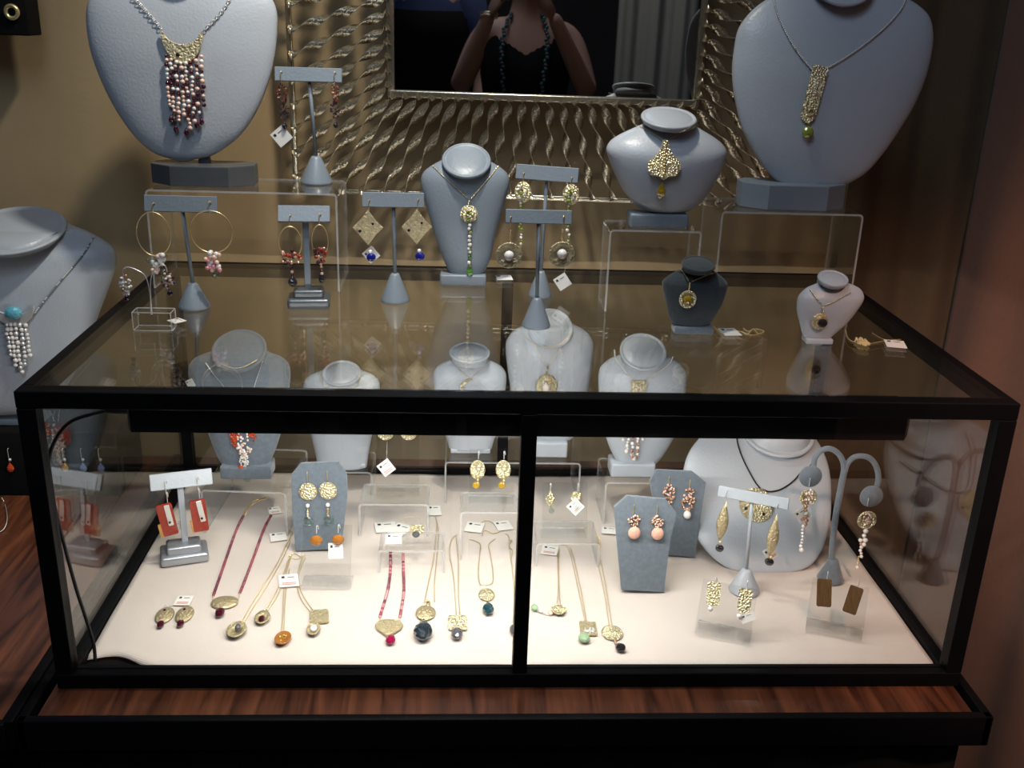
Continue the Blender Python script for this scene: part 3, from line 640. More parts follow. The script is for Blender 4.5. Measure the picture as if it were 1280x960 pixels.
# earrings on them
E_ = lambda d: d-.0045
pair('gold hoop earring with pink and clear beads', 'on grey T-bar over the glass', P_A, [('hook', 191, 262, 3, 8, 'chain'), ('hoop', 193, 292, 21, 27, 'chain'), ('cluster', 200, 328, 15, 12, 'pearlp,crystal,pearl'), ('drop', 207, 346, 6, 9, 'crystal')], 0, 0, 'gold hoop earrings with bead clusters', 3,
     [('hook', 261, 260, 3, 8, 'chain'), ('hoop', 265, 289, 26, 26, 'chain'), ('cluster', 269, 326, 12, 12, 'pearlp,tourm3,pearl'), ('drop', 270, 341, 5, 7, 'crystal')])
pair('small gold hoop with garnet cluster and black drop', 'on dark stepped T-bar', P_B, [('hook', 362, 275, 2, 6, 'chain'), ('hoop', 363, 303, 14, 20, 'chain'), ('cluster', 364, 321, 13, 10, 'garnet,agate,bronze'), ('strand', 365, 335, 2.5, 7, 'garnet,pearlp,garnet'), ('drop', 366, 350, 6, 8, 'blackst')], 0, 0, 'garnet cluster hoop earrings', 8,
     [('hook', 399, 273, 2, 6, 'chain'), ('hoop', 400, 301, 10, 20, 'chain'), ('cluster', 401, 318, 9, 10, 'garnet,agate,bronze'), ('strand', 402, 331, 2.5, 8, 'garnet,pearlp,garnet'), ('drop', 402, 346, 4, 8, 'blackst')])
pair('folded gold leaf earring with blue bead', 'on T-bar left of the tall slate bust', P_C, [('hook', 461, 257, 2, 7, 'chain'), ('diamond', 460, 284, 19, 22, 'goldd'), ('stone', 450, 288, 2, 2, 'blackst', 0, .004), ('stone', 466, 279, 1.6, 1.6, 'blackst', 0, .004), ('ball', 463, 314, 2.6, 2.6, 'pearl'), ('stone', 464, 321, 6, 5.5, 'sapph')], 61, -1, 'folded gold earrings with blue beads', 9)
pair('gold disc earring with pearls and peridot bead tail', 'on rear T-bar', P_E, [('hook', 654, 222, 2, 6, 'chain'), ('disc', 654, 240, 11, 13, 'gold'), ('cluster', 653, 240, 6, 8, 'pearl,perid,chain', 0, .003), ('strand', 651, 268, 2.6, 16, 'perid,pearl,perid'), ('strand', 652, 296, 2.2, 12, 'pearl,perid,perid')], 0, 0, 'disc earrings with bead tails', 11,
     [('hook', 714, 228, 2, 6, 'chain'), ('disc', 714, 243, 11, 13, 'gold'), ('cluster', 713, 243, 6, 8, 'pearl,perid,chain', 0, .003), ('strand', 711, 272, 2.6, 16, 'perid,pearl,perid'), ('strand', 711, 299, 2.2, 11, 'pearl,perid,perid')])
pair('round antique coin earring with centre pearl', 'on front T-bar', P_F, [('hook', 638, 277, 2, 6, 'chain'), ('strand', 638, 295, 1.4, 8, 'chain'), ('bowl', 636, 318, 17, 16, 'goldd'), ('ball', 636, 318, 6.5, 6.5, 'pearl', 0, .002)], 0, 0, 'coin and pearl earrings', 12,
     [('hook', 704, 276, 2, 6, 'chain'), ('strand', 703, 294, 1.4, 8, 'chain'), ('bowl', 702, 317, 17, 16, 'goldd'), ('ball', 702, 316, 6.5, 6.5, 'pearl', 0, .002)])
pair('dangling garnet cluster earring', 'on T-bar beside the big left bust', P_K, [('hook', 351, 95, 2, 6, 'chain'), ('cluster2', 353, 118, 6, 14, 'garnet,agate,blackst'), ('cluster2', 355, 139, 6, 12, 'garnet,blackst,blackst'), ('drop', 356, 156, 3.5, 5, 'blackst')], 0, 0, 'dangling garnet earrings', 14,
     [('hook', 418, 96, 2, 6, 'chain'), ('cluster2', 419, 116, 5, 14, 'garnet,agate,bronze'), ('cluster2', 419, 137, 6, 11, 'garnet,blackst,blackst'), ('drop', 420, 155, 3.5, 5, 'blackst')])
card('square white tag hanging from garnet earring beside big left bust', 352, 170, 20, 20, Pl('y', yK-.006), 40, [(353, 158)], 'hanging price tags')
card('square white tag hanging behind the left folded gold earring', 464, 318, 16, 16, Pl('y', yC+.003), 40, [(462, 300)], 'hanging price tags')
card('square grey-white tag hanging beside rear T-bar base', 703, 352, 17, 17, Pl('y', yE-.01), 35, [(712, 310)], 'hanging price tags')
card('small white tag lying on glass near tall slate bust', 630, 348, 20, 7, Pl('z', GT), 5, None, 'tags on the glass')
# acrylic block with wire loops
B = atz(191, 414, GT); t = thing('wire_earring_stand', 'clear acrylic block with wire loop holding pearl cluster earrings', 'stand', B)
MB().box(B+Vector((0, .012, .0135)), (.052, .024, .026), 0, .0015).build('block', [MT['acryl']], t)
_b = MB(); _q = [B+Vector((sx*.026, .012+sy*.012, z_)) for z_ in (.0008, .0262) for sx, sy in ((-1, -1), (1, -1), (1, 1), (-1, 1))]
for _i in range(4):
    for _p, _r in ((_q[_i], _q[(_i+1) % 4]), (_q[4+_i], _q[4+(_i+1) % 4]), (_q[_i], _q[4+_i])): _b.tube([_p, _r], .0007, 5)
_b.build('polished_edges', MT['edge'], t)
yW = B.y+.012
MB().tube(catmull([aty(*q, yW) for q in ((189, 393), (187, 365), (182, 346), (172, 338), (160, 334), (154, 337), (154, 345))], 6), .0008, 6).tube(catmull([aty(*q, yW) for q in ((190, 393), (188, 362), (190, 342), (198, 333), (206, 332), (209, 340))], 6), .0008, 6).build('wire', MT['silver'], t)
earring('pearl cluster earring hanging from wire stand near left rail', yW, [('cluster', 158, 356, 7, 12, 'pearl,pearl,bronze'), ('drop', 159, 371, 3.5, 4, 'garnet')], 'wire stand earrings', 4)
earring('pearl and garnet cluster earring on wire stand beside hoop', yW-.002, [('cluster', 211, 350, 8, 10, 'pearlp,garnet,pearl'), ('drop', 213, 365, 4, 4, 'blackst')], 'wire stand earrings', 5)
card('narrow white tag leaning on the acrylic wire stand', 221, 402, 18, 5, Pl('z', GT+.004), -42, None, 'tags on the glass')
# necklaces on the busts on top
necklace('open link chain necklace with crescent and pearl garnet fringe on big left bust', Pl('h', BB['J'], .003), [('o', [(150, -18), (172, 2), (190, 22), (204, 38)], 'silver'), ('o', [(297, -18), (283, 8), (268, 26), (254, 39)], 'silver')],
   [('crescent', 229, 59, 26, 19, 'goldd'), ('stone', 224, 69, 2.5, 2.5, 'blackst', 0, .003)]+[('strand', 211+6.2*i, [70, 75, 78, 79, 79, 78, 75, 70][i]+[60, 68, 70, 62, 76, 68, 64, 60][i]*.5, 3.4, [60, 68, 70, 62, 76, 68, 64, 60][i]*.5, 'pearl,pearlp,garnet') for i in range(8)]+[('drop', x, y, 3.4, 5, 'garnet') for x, y in ((215, 148), (221, 160), (234, 164), (247, 155), (253, 151))], 21)
necklace('pearl strand necklace with long rectangular pendant and green stone on right bust', Pl('h', BB['L'], .003), [('b1.7', [(966, -8), (970, 15), (982, 42), (998, 68), (1014, 87)], 'pearl,silver'), ('b1.7', [(1130, -8), (1129, 6), (1112, 28), (1085, 52), (1052, 75), (1030, 87)], 'pearl,silver')],
   [('tab', 1016, 118, 10, 33, 'gold', -9), ('ring', 1012, 140, 5, 5, 'goldd', 0, .003), ('strand', 1019, 110, 1.6, 13, 'silver,goldd,silver', -8, .003), ('ball', 1010, 153, 2, 2, 'chain'), ('stone', 1008, 165, 7.5, 7.5, 'perid')], 22)
necklace('gold chain necklace with fan pendant and citrine drop on silvery bust', Pl('h', BB['G'], .002), [('c', [(795, 157), (810, 164), (830, 178)]), ('c', [(867, 158), (850, 168), (832, 178)]), ('f', [(803, 154), (818, 163), (836, 166), (855, 162), (868, 154)])],
   [('fan', 830, 200, 21, 24, 'gold'), ('strand', 830, 197, 2.2, 18, 'chain', 0, .003), ('drop', 826, 236, 6.5, 10.5, 'citr')], 23)
necklace('gold chain necklace with disc and peridot bead drop on slate bust', Pl('h', BB['D'], .002), [('c', [(541, 208), (556, 222), (586, 249)]), ('c', [(623, 208), (608, 226), (588, 249)])],
   [('strand', 586, 254, 1.6, 4, 'chain'), ('disc', 586, 267, 11, 11, 'gold'), ('cluster', 586, 268, 5, 8, 'pearl,perid,chain', 0, .003), ('strand', 587, 293, 3, 15, 'pearl,perid,pearl'), ('strand', 587, 319, 2.8, 12, 'perid,green,pearl'), ('drop', 587, 337, 4.2, 7.5, 'green')], 24)
necklace('gold chain necklace with round coin pendant on dark velvet bust', Pl('h', BB['H'], .002), [('c', [(850, 336), (857, 346), (861, 353)]), ('c', [(894, 341), (878, 347), (863, 353)])], [('strand', 861, 358, 1.5, 5, 'chain'), ('bowl', 859, 373, 11, 11, 'gold'), ('stone', 859, 374, 6, 6, 'citr')], 25)
necklace('fine chain necklace with black oval stone pendant on small blue-grey bust', Pl('h', BB['I'], .002), [('c', [(1012, 362), (1020, 373), (1029, 382)]), ('c', [(1063, 366), (1044, 376), (1029, 382)])], [('strand', 1028, 388, 1.5, 5, 'chain'), ('disc', 1024, 401, 10.5, 10, 'goldd', 20), ('stone', 1026, 401, 6.5, 5.5, 'blackst', 0, .003)], 26)
necklace('grey bead necklace with silver crescent, turquoise stone and pearl fringe', Pl('h', BB['M'], .003), [('b1.8', [(116, 298), (105, 318), (80, 346), (55, 376), (42, 394)], 'satind,silver,satind'), ('b1.8', [(-74, 300), (-62, 318), (-38, 346), (-16, 376), (-4, 392)], 'satind,silver,satind')],
   [('crescent', 19, 394, 25, 12, 'silver'), ('stone', 20, 389, 11, 8, 'turq', 0, .004)]+[('strand', 12+6*i, 403+[18, 24, 28, 24, 20][i], 3.5, [18, 24, 28, 24, 20][i], 'pearl,pearl,silver') for i in range(5)], 27)
necklace('pile of fine gold chain lying on glass right of dark bust', Pl('z', GT, .001), [('c', [(927, 414), (934, 418), (941, 411), (948, 417), (955, 414), (944, 411), (935, 414), (929, 410)]), ('c', [(892, 408), (902, 416), (915, 413), (928, 415), (940, 419), (952, 416)])], [], 28)
card('white tag lying on glass beside gold chain pile', 912, 416, 22, 9, Pl('z', GT), 5, None, 'tags on the glass')
necklace('gold chain lying on glass right of small blue-grey bust', Pl('z', GT, .001), [('c', [(1057, 412), (1060, 423), (1070, 428), (1085, 430), (1105, 426), (1128, 424)]), ('f', [(1090, 416), (1102, 423), (1118, 428)])], [('cluster2', 1077, 429, 8, 4, 'chain')], 29)
card('white tag lying on glass near the right rail', 1119, 431, 24, 9, Pl('z', GT), -14, None, 'tags on the glass')
# hook earrings on the black box at left
for i, (px, mk, d) in enumerate(((13, 'orange', 'orange-red drop earring on black box left of the case'), (81, 'citr', 'dark yellow drop earring on black box behind left pane'), (104, 'blueq', 'violet-blue drop earring on black box behind left pane'), (126, 'blueq', 'pale blue drop earring furthest right on the black box'))):
    earring(d, 0, [('hook', px-3, 567, 2, 6, 'silver'), ('ball', px, 574, 2, 2, 'silver'), ('drop', px+1, 583, 4.6, 6.5, mk)], 'drop earrings on the black box', 30+i, P=Pl('y', YB-.002))
t = thing('wire_stand', 'thin white bent wire stand below black box at left', 'stand', atz(8, 645, 0)); MB().tube(catmull([atz(-12, 670, .001), atz(4, 662, .003), atz(9, 648, .012), aty(6, 630, .52), aty(2, 622, .53)], 5), .0008, 6).build('wire', MT['silver'], t)
t = thing('grommeted_black_box', 'black hanging box with a gold ring at top left corner', 'box', aty(-10, 10, .66))
c = aty(-14, -8, .68); MB().box(c, (.135, .05, .125), 0, .003).build('body', MT['black'], t)
c = aty(15, 15, .652); MB().tube([(c.x+.0095*cos(a), .651, c.z+.0095*sin(a)) for a in [2*pi*k/28 for k in range(28)]], .0034, 10, 0, True).build('ring', MT['chain'], t)

# ================================================================ inside the case
def floorY(px, py): return atz(px, py, ZC).y
def floorX(px, py): return atz(px, py, ZC).x
RG = 'clear acrylic risers inside the case'
# a: rear left riser and velvet bust
ya = floorY(284, 668); za = riser('a', 'clear acrylic riser under velvet bust at rear left', aty(253, 605, ya).x, aty(362, 612, ya).x, ya, .17, ZC, rz(310, 614, ya)-ZC, -.06, group=RG)
bust('a', 'grey velvet bust inside case at rear left with orange and pearl necklace', ya+.065, za, [(592, 296, 316), (588, 285, 329), (572, 273, 340), (545, 262, 350), (510, 249, 358), (482, 239, 362), (462, 236, 363), (451, 241, 358), (445, 250, 350), (440, 264, 337)], (299, 438, 32, 25), mt='velvet', dr=.4, lean=.14, base=(275, 338, 584), bd=.045)
# b
yb = .56; zb = riser('b', 'clear acrylic riser under plain white satin bust', aty(390, 592, yb-.03).x, aty(465, 592, yb-.03).x, yb-.03, .09, ZC, rz(428, 590, yb-.03)-ZC, 0, group=RG)
bust('b', 'pale satin bust with flat foot inside case, left of gold disc earrings', yb, zb, [(582, 397, 459), (566, 394, 461), (540, 388, 466), (512, 382, 471), (488, 379, 475), (475, 382, 473), (467, 394, 463)], (427, 467, 23, 15), mt='satin', dr=.45, lean=.04, base=(399, 457, 585), bd=.03)
# e riser for busts c and d
ye = .50; ze = riser('e', 'wide clear acrylic riser under two busts behind the centre post', aty(556, 576, ye).x, aty(726, 586, ye).x, ye, .12, ZC, rz(640, 578, ye)-ZC, 0, group=RG)
bust('c', 'pale satin bust with gold crescent necklace, left of centre post', ye+.05, ze, [(559, 561, 615), (548, 558, 618), (528, 551, 624), (500, 545, 630), (476, 542, 633), (465, 543, 632), (457, 549, 626), (451, 561, 614)], (587, 441, 24, 12), mt='satin', dr=.45, lean=.04, base=(563, 613, 562), bd=.03)
bust('d', 'tall pale satin bust with gold disc and pearl pendant behind centre post', ye+.045, ze, [(550, 672, 706), (546, 662, 716), (530, 650, 724), (500, 641, 732), (465, 635, 739), (435, 632, 742), (423, 635, 740), (413, 644, 732), (405, 660, 717)], (688, 411, 27, 24), mt='satin', dr=.42, lean=.08, base=(668, 710, 553), bd=.05)
# riser for bust with pearl fringe
yh = floorY(755, 655); zh = riser('h', 'small clear acrylic riser under pearl fringe bust', aty(757, 600, yh).x, aty(834, 602, yh).x, yh, .10, ZC, rz(795, 603, yh)-ZC, 0, group=RG)
bust('e', 'pale satin bust with square gold pendant and pearl fringe', yh+.04, zh, [(584, 785, 803), (580, 774, 818), (562, 763, 833), (535, 754, 847), (505, 750, 855), (480, 748, 858), (464, 749, 858), (456, 754, 853), (449, 763, 845), (443, 777, 831)], (804, 440, 28, 22), mt='satin', dr=.42, lean=.1, base=(764, 820, 580), bd=.045)
# big white bust leaning back
yw = floorY(958, 717)
yw = atz(958, 717, ZC+.003).y+.014
wb = bust('w', 'huge pale satin bust leaning back at right with black cord necklace', yw, ZC, [(716, 935, 978), (710, 908, 1010), (692, 884, 1030), (662, 868, 1043), (630, 862, 1047), (602, 864, 1046), (580, 872, 1040), (562, 886, 1030), (548, 903, 1021), (538, 918, 1012)], (972, 538, 44, 31), mt='satin', dr=.15, lean=1.05, dbk=.04)
MB().box((atz(958, 717, ZC+.003).x, yw+.085, ZC+.0255), (.07, .035, .05), 0, .003).build('base', MT['satind'], wb)
# silvery stepped stand with jasper earrings
yR, P_R = tbar('silver stepped-base T-bar with red jasper earrings at left', (231, 697), 0, (191, 604, 262, 595), 20, ZC+.0005, .30, 'satin', tier=(.072, .05), bmt='pewter', tilt=.45, group='T-bar stands inside the case')
def jasper(px, py): return [('hook', px, py-17, 2, 8, 'silver'), ('hook', px+2, py-4, 1, 7, 'silver'), ('rect', px+2, py+22, 9.5, 20, 'agate', 8 if px < 230 else 3), ('rect', px-3, py+35, 5, 8, 'ochre', 8, .0012), ('rect', px+4, py+16, 3.2, 13, 'silver', 8, .003), ('stone', px+5, py+24, 1.6, 1.6, 'garnet', 0, .005)]
pair('red jasper rectangle earring', 'on silver stepped T-bar in the case', yR, jasper(207, 627), 0, 0, 'red jasper earrings', 41, jasper(247, 622), P_R)
card('white tag behind left red jasper earring', 223, 657, 12, 10, Pl('y', yR+.008), 30, None, 'hanging price tags')
# velvet easel panels
def panel(key, label, pts, yb_, tilt, th=.006):
    P_ = [(aty(px, py, yb_).x, aty(px, py, yb_).z) for px, py in pts]; z0 = min(p[1] for p in P_); xc = sum(p[0] for p in P_)/len(P_)
    M = Matrix.Translation((xc, yb_, ZC+.001)) @ Matrix.Rotation(pi/2-tilt, 4, 'X')
    b = MB(M); b.prism([(x-xc, (z-z0)) for x, z in P_], 0, th, 0, .0012)
    hmax = max(p[1] for p in P_)-z0
    root = thing('velvet_panel', label, 'display panel', (xc, yb_, ZC), 'grey velvet earring panels'); b.build('board', MT['velvet'], root)
    s = MB(); s.box((xc, yb_+hmax*.30, ZC+hmax*.3), (.02, .003, hmax*.62), 0, 0, M=rotx((xc, yb_+hmax*.30, ZC+hmax*.3), radians(14))); s.build('easel_leg', MT['velvetd'], root)
    return [b.bvh()]
def rotx(c, a): c = Vector(c); return Matrix.Translation(c) @ Matrix.Rotation(a, 4, 'X') @ Matrix.Translation(-c)
p1 = panel('p1', 'octagon topped grey velvet panel with gold disc earrings at left', [(370, 690), (427, 687), (434, 625), (433, 598), (422, 583), (375, 585), (363, 599), (365, 640)], floorY(400, 688), .10)
p2 = panel('p2', 'rear grey velvet panel with bronze bead cluster earrings', [(826, 690), (868, 694), (876, 640), (882, 602), (865, 588), (820, 586), (812, 600), (818, 640)], floorY(850, 693)-.006, .02)
p3 = panel('p3', 'front grey velvet panel with round peach stone earrings', [(776, 736), (829, 739), (838, 680), (847, 645), (833, 628), (785, 624), (768, 638), (772, 690)], floorY(803, 739), .10)
pair('gold disc earring with pearls and clear ring', 'on the left velvet panel', 0, [('hook', 384, 596, 1.5, 6, 'chain'), ('disc', 385, 614, 11.5, 11, 'gold'), ('ball', 385, 631, 2.7, 2.7, 'pearl'), ('strand', 385, 640, 1.7, 5, 'chain,pearl'), ('ring', 386, 651, 7, 6, 'crystal')], 25, -1, 'gold disc earrings on velvet', 43, P=Pl('h', p1))
pair('bronze bead cluster earring with pearl', 'on the rear velvet panel', 0, [('hook', 836, 602, 1.5, 6, 'chain'), ('cluster2', 835, 617, 8, 13, 'bronze,pearlp,bronze'), ('ball', 834, 633, 4.6, 4.6, 'pearlp')], 0, 0, 'bead cluster earrings', 44,
     [('hook', 862, 606, 1.5, 6, 'chain'), ('cluster2', 860, 623, 8, 14, 'bronze,pearlp,bronze'), ('ball', 858, 641, 5, 5, 'pearl')], P=Pl('h', p2))
pair('peach stone earring with bronze bead cluster', 'on the front velvet panel', 0, [('hook', 792, 637, 1.5, 6, 'chain'), ('cluster2', 792, 650, 7.5, 7, 'bronze,pearlp,bronze'), ('stone', 792, 664, 8, 8, 'peach')], 29, 1, 'peach stone earrings', 45, P=Pl('h', p3))
card('white tag lying beside the front velvet panel', 762, 664, 20, 8, Pl('z', ZC+.002), -8, [(770, 655)], 'tags on the linen')
# acrylic risers in the middle
yc = floorY(446, 670); zc = riser('c', 'empty clear acrylic riser left of centre inside case', aty(448, 632, yc).x, aty(536, 632, yc).x, yc, .075, ZC, rz(490, 630, yc)-ZC, 0, group=RG)
yc2 = floorY(474, 716); zc2 = riser('c2', 'front clear acrylic riser piled with white tags', aty(472, 690, yc2).x, aty(556, 690, yc2).x, yc2, .06, ZC, rz(515, 688, yc2)-ZC, 0, group=RG)
yd = floorY(575, 700); zd = riser('d', 'clear acrylic riser under gold oval earrings left of centre post', aty(575, 640, yd).x, aty(652, 640, yd).x, yd, .07, ZC, rz(610, 640, yd)-ZC, 0, group=RG)
yf = floorY(668, 708); zf = riser('f', 'clear acrylic riser right of the centre post', aty(670, 680, yf).x, aty(750, 680, yf).x, yf, .075, ZC, rz(710, 679, yf)-ZC, 0, group=RG)
SG = 'clear acrylic earring stands'
def estand(label, px, py, z0, wpx, topy, ang, yaw):
    b = atz(px, py, z0); w = wpx*px_m(b)
    lo, hi = .01, .12
    for _ in range(20):   # length so that the top edge lands at its height in the photograph
        mid = (lo+hi)/2; p = b+Vector((0, .006+cos(ang)*mid, sin(ang)*mid+.006)); d = p-CAM; y_ = 480-FPX*d.dot(upv)/d.dot(fwd)
        if y_ > topy: lo = mid
        else: hi = mid
    bv = easel(label, b.x, b.y, z0, w, mid, ang, yaw); return Pl('h', [bv], .002), b
PS = dict()
PS['o'], _ = estand('clear acrylic stand with amber earrings before left velvet panel', 407, 737, ZC+.0005, 62, 657, 1.15, -.03)
PS['t'], _ = estand('tall clear acrylic stand with gold disc earrings at rear', 497, 622, zc+.0003, 53, 537, 1.35, 0)
PS['g'], _ = estand('clear acrylic stand with gold oval earrings and amber drops', 614, 634, zd+.0003, 56, 563, 1.2, 0)
PS['h'], _ = estand('clear acrylic stand with small gold leaf earrings right of post', 705, 675, zf+.0003, 56, 604, 1.2, 0)
PS['i'], _ = estand('clear acrylic stand with cream rectangular earrings at front right', 902, 801, ZC+.0005, 68, 730, 1.0, -.38)
PS['j'], _ = estand('clear acrylic stand with brown striped earrings at far right', 1041, 797, ZC+.0005, 68, 728, 1.0, -.38)
pair('amber drop earring', 'on acrylic stand before velvet panel', 0, [('hook', 396, 662, 1.5, 5, 'silver'), ('stone', 396, 675, 8, 6.5, 'amber')], 27, -1, 'amber earrings', 51, P=PS['o'])
card('white tag hanging beneath right amber earring', 420, 688, 18, 19, PS['o'], 2, None, 'hanging price tags')
pair('gold disc earring', 'on tall rear acrylic stand', 0, [('disc', 482, 540, 10.5, 10, 'gold'), ('ball', 482, 540, 2.5, 2.5, 'goldd', 0, .003)], 29, 0, 'gold discs on the tall stand', 52, P=PS['t'])
card('square white tag hanging on the tall rear acrylic stand', 483, 584, 17, 17, PS['t'], 38, [(484, 552)], 'hanging price tags', True)
pair('hammered gold oval earring with amber drop', 'on stand left of post', 0, [('hook', 598, 569, 1.5, 5, 'silver'), ('disc', 597, 587, 9.5, 12, 'gold'), ('strand', 597, 598, 2.4, 5, 'chain', 0, .003), ('stone', 595, 606, 5, 4.6, 'citr')], 32, 0, 'gold oval earrings', 53, P=PS['g'])
pair('small gold leaf earring with clear drop', 'on stand right of post', 0, [('hook', 688, 609, 1.5, 5, 'silver'), ('leaf', 688, 623, 6.5, 10, 'gold'), ('drop', 689, 637, 4, 4.5, 'crystal')], 0, 0, 'small gold earrings', 54,
     [('hook', 722, 609, 1.5, 5, 'silver'), ('disc', 720, 621, 7, 7.5, 'gold'), ('drop', 720, 634, 3.5, 4.5, 'crystal')], P=PS['h'])
card('square pinkish tag hanging behind right small gold earring', 719, 633, 16, 16, PS['h'], 45, None, 'hanging price tags', True)
pair('cream gold rectangular earring with pearl', 'on acrylic stand at front right', 0, [('hook', 895, 727, 1.5, 5, 'silver'), ('tab', 892, 743, 8.5, 15, 'gold', -6), ('ball', 888, 761, 3.4, 3.4, 'pearl')], 0, 0, 'cream rectangular earrings', 55,
     [('hook', 934, 732, 1.5, 5, 'silver'), ('tab', 931, 751, 8.5, 15, 'gold', -8), ('ball', 924, 770, 3.8, 3.8, 'pearl')], P=PS['i'])
card('white tag behind right cream rectangular earring', 935, 772, 18, 10, PS['i'], 20, None, 'hanging price tags')
pair('long brown striped quartz earring', 'on acrylic stand at far right', 0, [('hook', 1034, 722, 1.5, 6, 'silver'), ('rect', 1030, 741, 9, 17, 'brown', -4)], 0, 0, 'brown striped earrings', 56,
     [('hook', 1073, 731, 1.5, 6, 'silver'), ('rect', 1066, 750, 8.5, 17, 'brown', -20)], P=PS['j'])
# T-bar with leaf earrings before the big bust
yT, P_T = tbar('slim T-bar with gold leaf earrings before huge pale bust', (930, 738), 19, (902, 613, 981, 630), 14, ZC+.0005, -.44, 'satin', tilt=.3, conehpx=30, group='T-bar stands inside the case')
pair('long gold leaf earring with black stone', 'on slim T-bar', 0, [('hook', 907, 620, 1.5, 6, 'silver'), ('leaf', 904, 650, 7.5, 25, 'goldd', -3), ('ball', 901, 677, 2, 2, 'chain'), ('stone', 900, 684, 5.5, 5, 'blackst')], 0, 0, 'gold leaf earrings', 61, P=P_T,
     rcomps=[('hook', 971, 637, 1.5, 6, 'silver'), ('leaf', 967, 668, 7.5, 26, 'goldd', -2), ('ball', 964, 696, 2, 2, 'chain'), ('stone', 962, 701, 6, 5, 'blackst')])
card('square pale tag behind right gold leaf earring', 963, 691, 15, 15, Pl('y', yT-.012), 35, None, 'hanging price tags', True)
# velvet double loop stand
yY = floorY(1037, 728)+.01; P_Y = Pl('y', yY)
def tp(L): return [P_Y(x, y)[0] for x, y in L]
t = thing('loop_earring_stand', 'grey velvet double loop earring stand at far right in case', 'stand', tp([(1036, 735)])[0]); t.location.z = ZC; WM[t.name] = Matrix.Translation(-Vector(t.location))
hz = .030; cc = Vector((t.location.x, yY, ZC+.0004))
MB().lathe([(.0205, 0), (.021, .002), (.018, .008), (.011, .026), (.007, .036), (0, .037)], 28, 0, cc).build('base', MT['velvet'], t)
b = MB(); b.tube(catmull([cc+Vector((0, 0, .03))]+tp([(1040, 690), (1044, 650), (1050, 615), (1056, 585)]), 5), .0048, 12, rr=None); b.build('pole', MT['velvet'], t)
for L in ([(1055, 590), (1054, 578), (1048, 567), (1038, 561), (1027, 563), (1019, 572), (1017, 584)], [(1056, 590), (1059, 580), (1067, 572), (1078, 570), (1089, 574), (1096, 585), (1098, 598), (1096, 608)]):
    b = MB(); b.tube(catmull(tp(L), 5), .0042, 12); b.build('loop', MT['velvet'], t)
for (x, y) in ((1012, 594), (1088, 619)):
    p = P_Y(x, y)[0]; b = MB(Matrix.Translation(p+Vector((0, -.004, 0))) @ Matrix.Rotation(pi/2, 4, 'X')); r = 14.5*px_m(p)
    b.lathe([(r*.97, -.002), (r, -.001), (r, .001), (r*.97, .002), (0, .002)], 28); b.build('ear_pad', MT['velvet'], t)
P_Y2 = Pl('y', yY-.007)
earring('left gold coin earring with pearl tail on velvet loop stand', 0, [('hook', 1012, 603, 1.5, 5, 'silver'), ('bowl', 1009, 620, 11, 10.5, 'gold'), ('cluster', 1010, 619, 6, 9, 'pearlp,pearl,bronze', 0, .003), ('strand', 1006, 640, 3, 12, 'pearl,bronze,pearl', 8, .002), ('strand', 1002, 668, 2.8, 14, 'pearl,silver,pearl', 3), ('ball', 1001, 686, 3.2, 3.2, 'pearl')], 'coin and pearl tail earrings', 71, P=P_Y2)
earring('right gold coin earring with pearl tail on velvet loop stand', 0, [('hook', 1085, 628, 1.5, 5, 'silver'), ('bowl', 1082, 648, 12.5, 11.5, 'gold'), ('cluster', 1083, 646, 5.5, 9, 'pearlp,pearl,bronze', 0, .003), ('strand', 1079, 667, 3.6, 9, 'pearl,silver,pearl', 6, .002), ('strand', 1075, 683, 3, 12, 'pearl,bronze,pearl', 8), ('strand', 1072, 700, 1.6, 6, 'chain,pearl'), ('ball', 1071, 708, 2.4, 2.4, 'pearl')], 'coin and pearl tail earrings', 72, P=P_Y2)
card('square red-printed tag behind left coin and pearl earring', 1003, 643, 17, 17, Pl('y', yY+.001), 38, None, 'hanging price tags', True)
# necklaces on the busts inside
necklace('fine chain necklace with orange stones and pearl cluster on velvet bust', Pl('h', BB['a'], .003), [('c', [(258, 454), (268, 468), (282, 485), (296, 510), (302, 530)], 'silver'), ('c', [(331, 446), (324, 465), (316, 490), (306, 530)], 'silver'), ('c', [(277, 455), (290, 460), (305, 459), (322, 450)], 'chain')],
   [('cluster', 294, 543, 6, 13, 'orange'), ('cluster', 316, 540, 5, 10, 'orange,orange,agate'), ('cluster2', 306, 552, 9, 20, 'pearl,pearl,pearlp'), ('cluster2', 306, 574, 6, 8, 'pearl,pearl,silver'), ('stone', 302, 583, 4, 4, 'orange'), ('drop', 309, 592, 5.5, 7, 'crystal')], 81)
card('small white tag at the rear left case post', 240, 479, 12, 8, Pl('h', BB['a'], .002), 30, None, 'hanging price tags')
necklace('thin gold chain round neck of plain satin bust', Pl('h', BB['b'], .002), [('c', [(401, 463), (402, 476), (409, 486), (420, 494)]), ('c', [(452, 463), (450, 476), (444, 486), (436, 494)])], [('disc', 428, 499, 7, 6, 'gold')], 82)
necklace('gold chain with half-moon pendant on bust left of centre post', Pl('h', BB['c'], .002), [('c', [(568, 452), (576, 464), (588, 473)]), ('c', [(611, 449), (602, 462), (588, 473)])], [('moon', 584, 483, 9, 11, 'gold', -35)], 83)
necklace('gold chain with disc and pearl pendant on tall satin bust', Pl('h', BB['d'], .002), [('c', [(656, 420), (668, 431), (686, 434), (704, 429), (716, 416)]), ('f', [(668, 432), (676, 446), (684, 457)]), ('f', [(704, 430), (693, 446), (684, 457)])], [('strand', 684, 461, 2, 4, 'goldd'), ('disc', 683, 481, 14, 14, 'gold'), ('cluster', 683, 479, 6, 8, 'pearl,goldd,chain', 0, .003), ('ball', 682, 482, 4.5, 4.5, 'pearl', 0, .004)], 84)
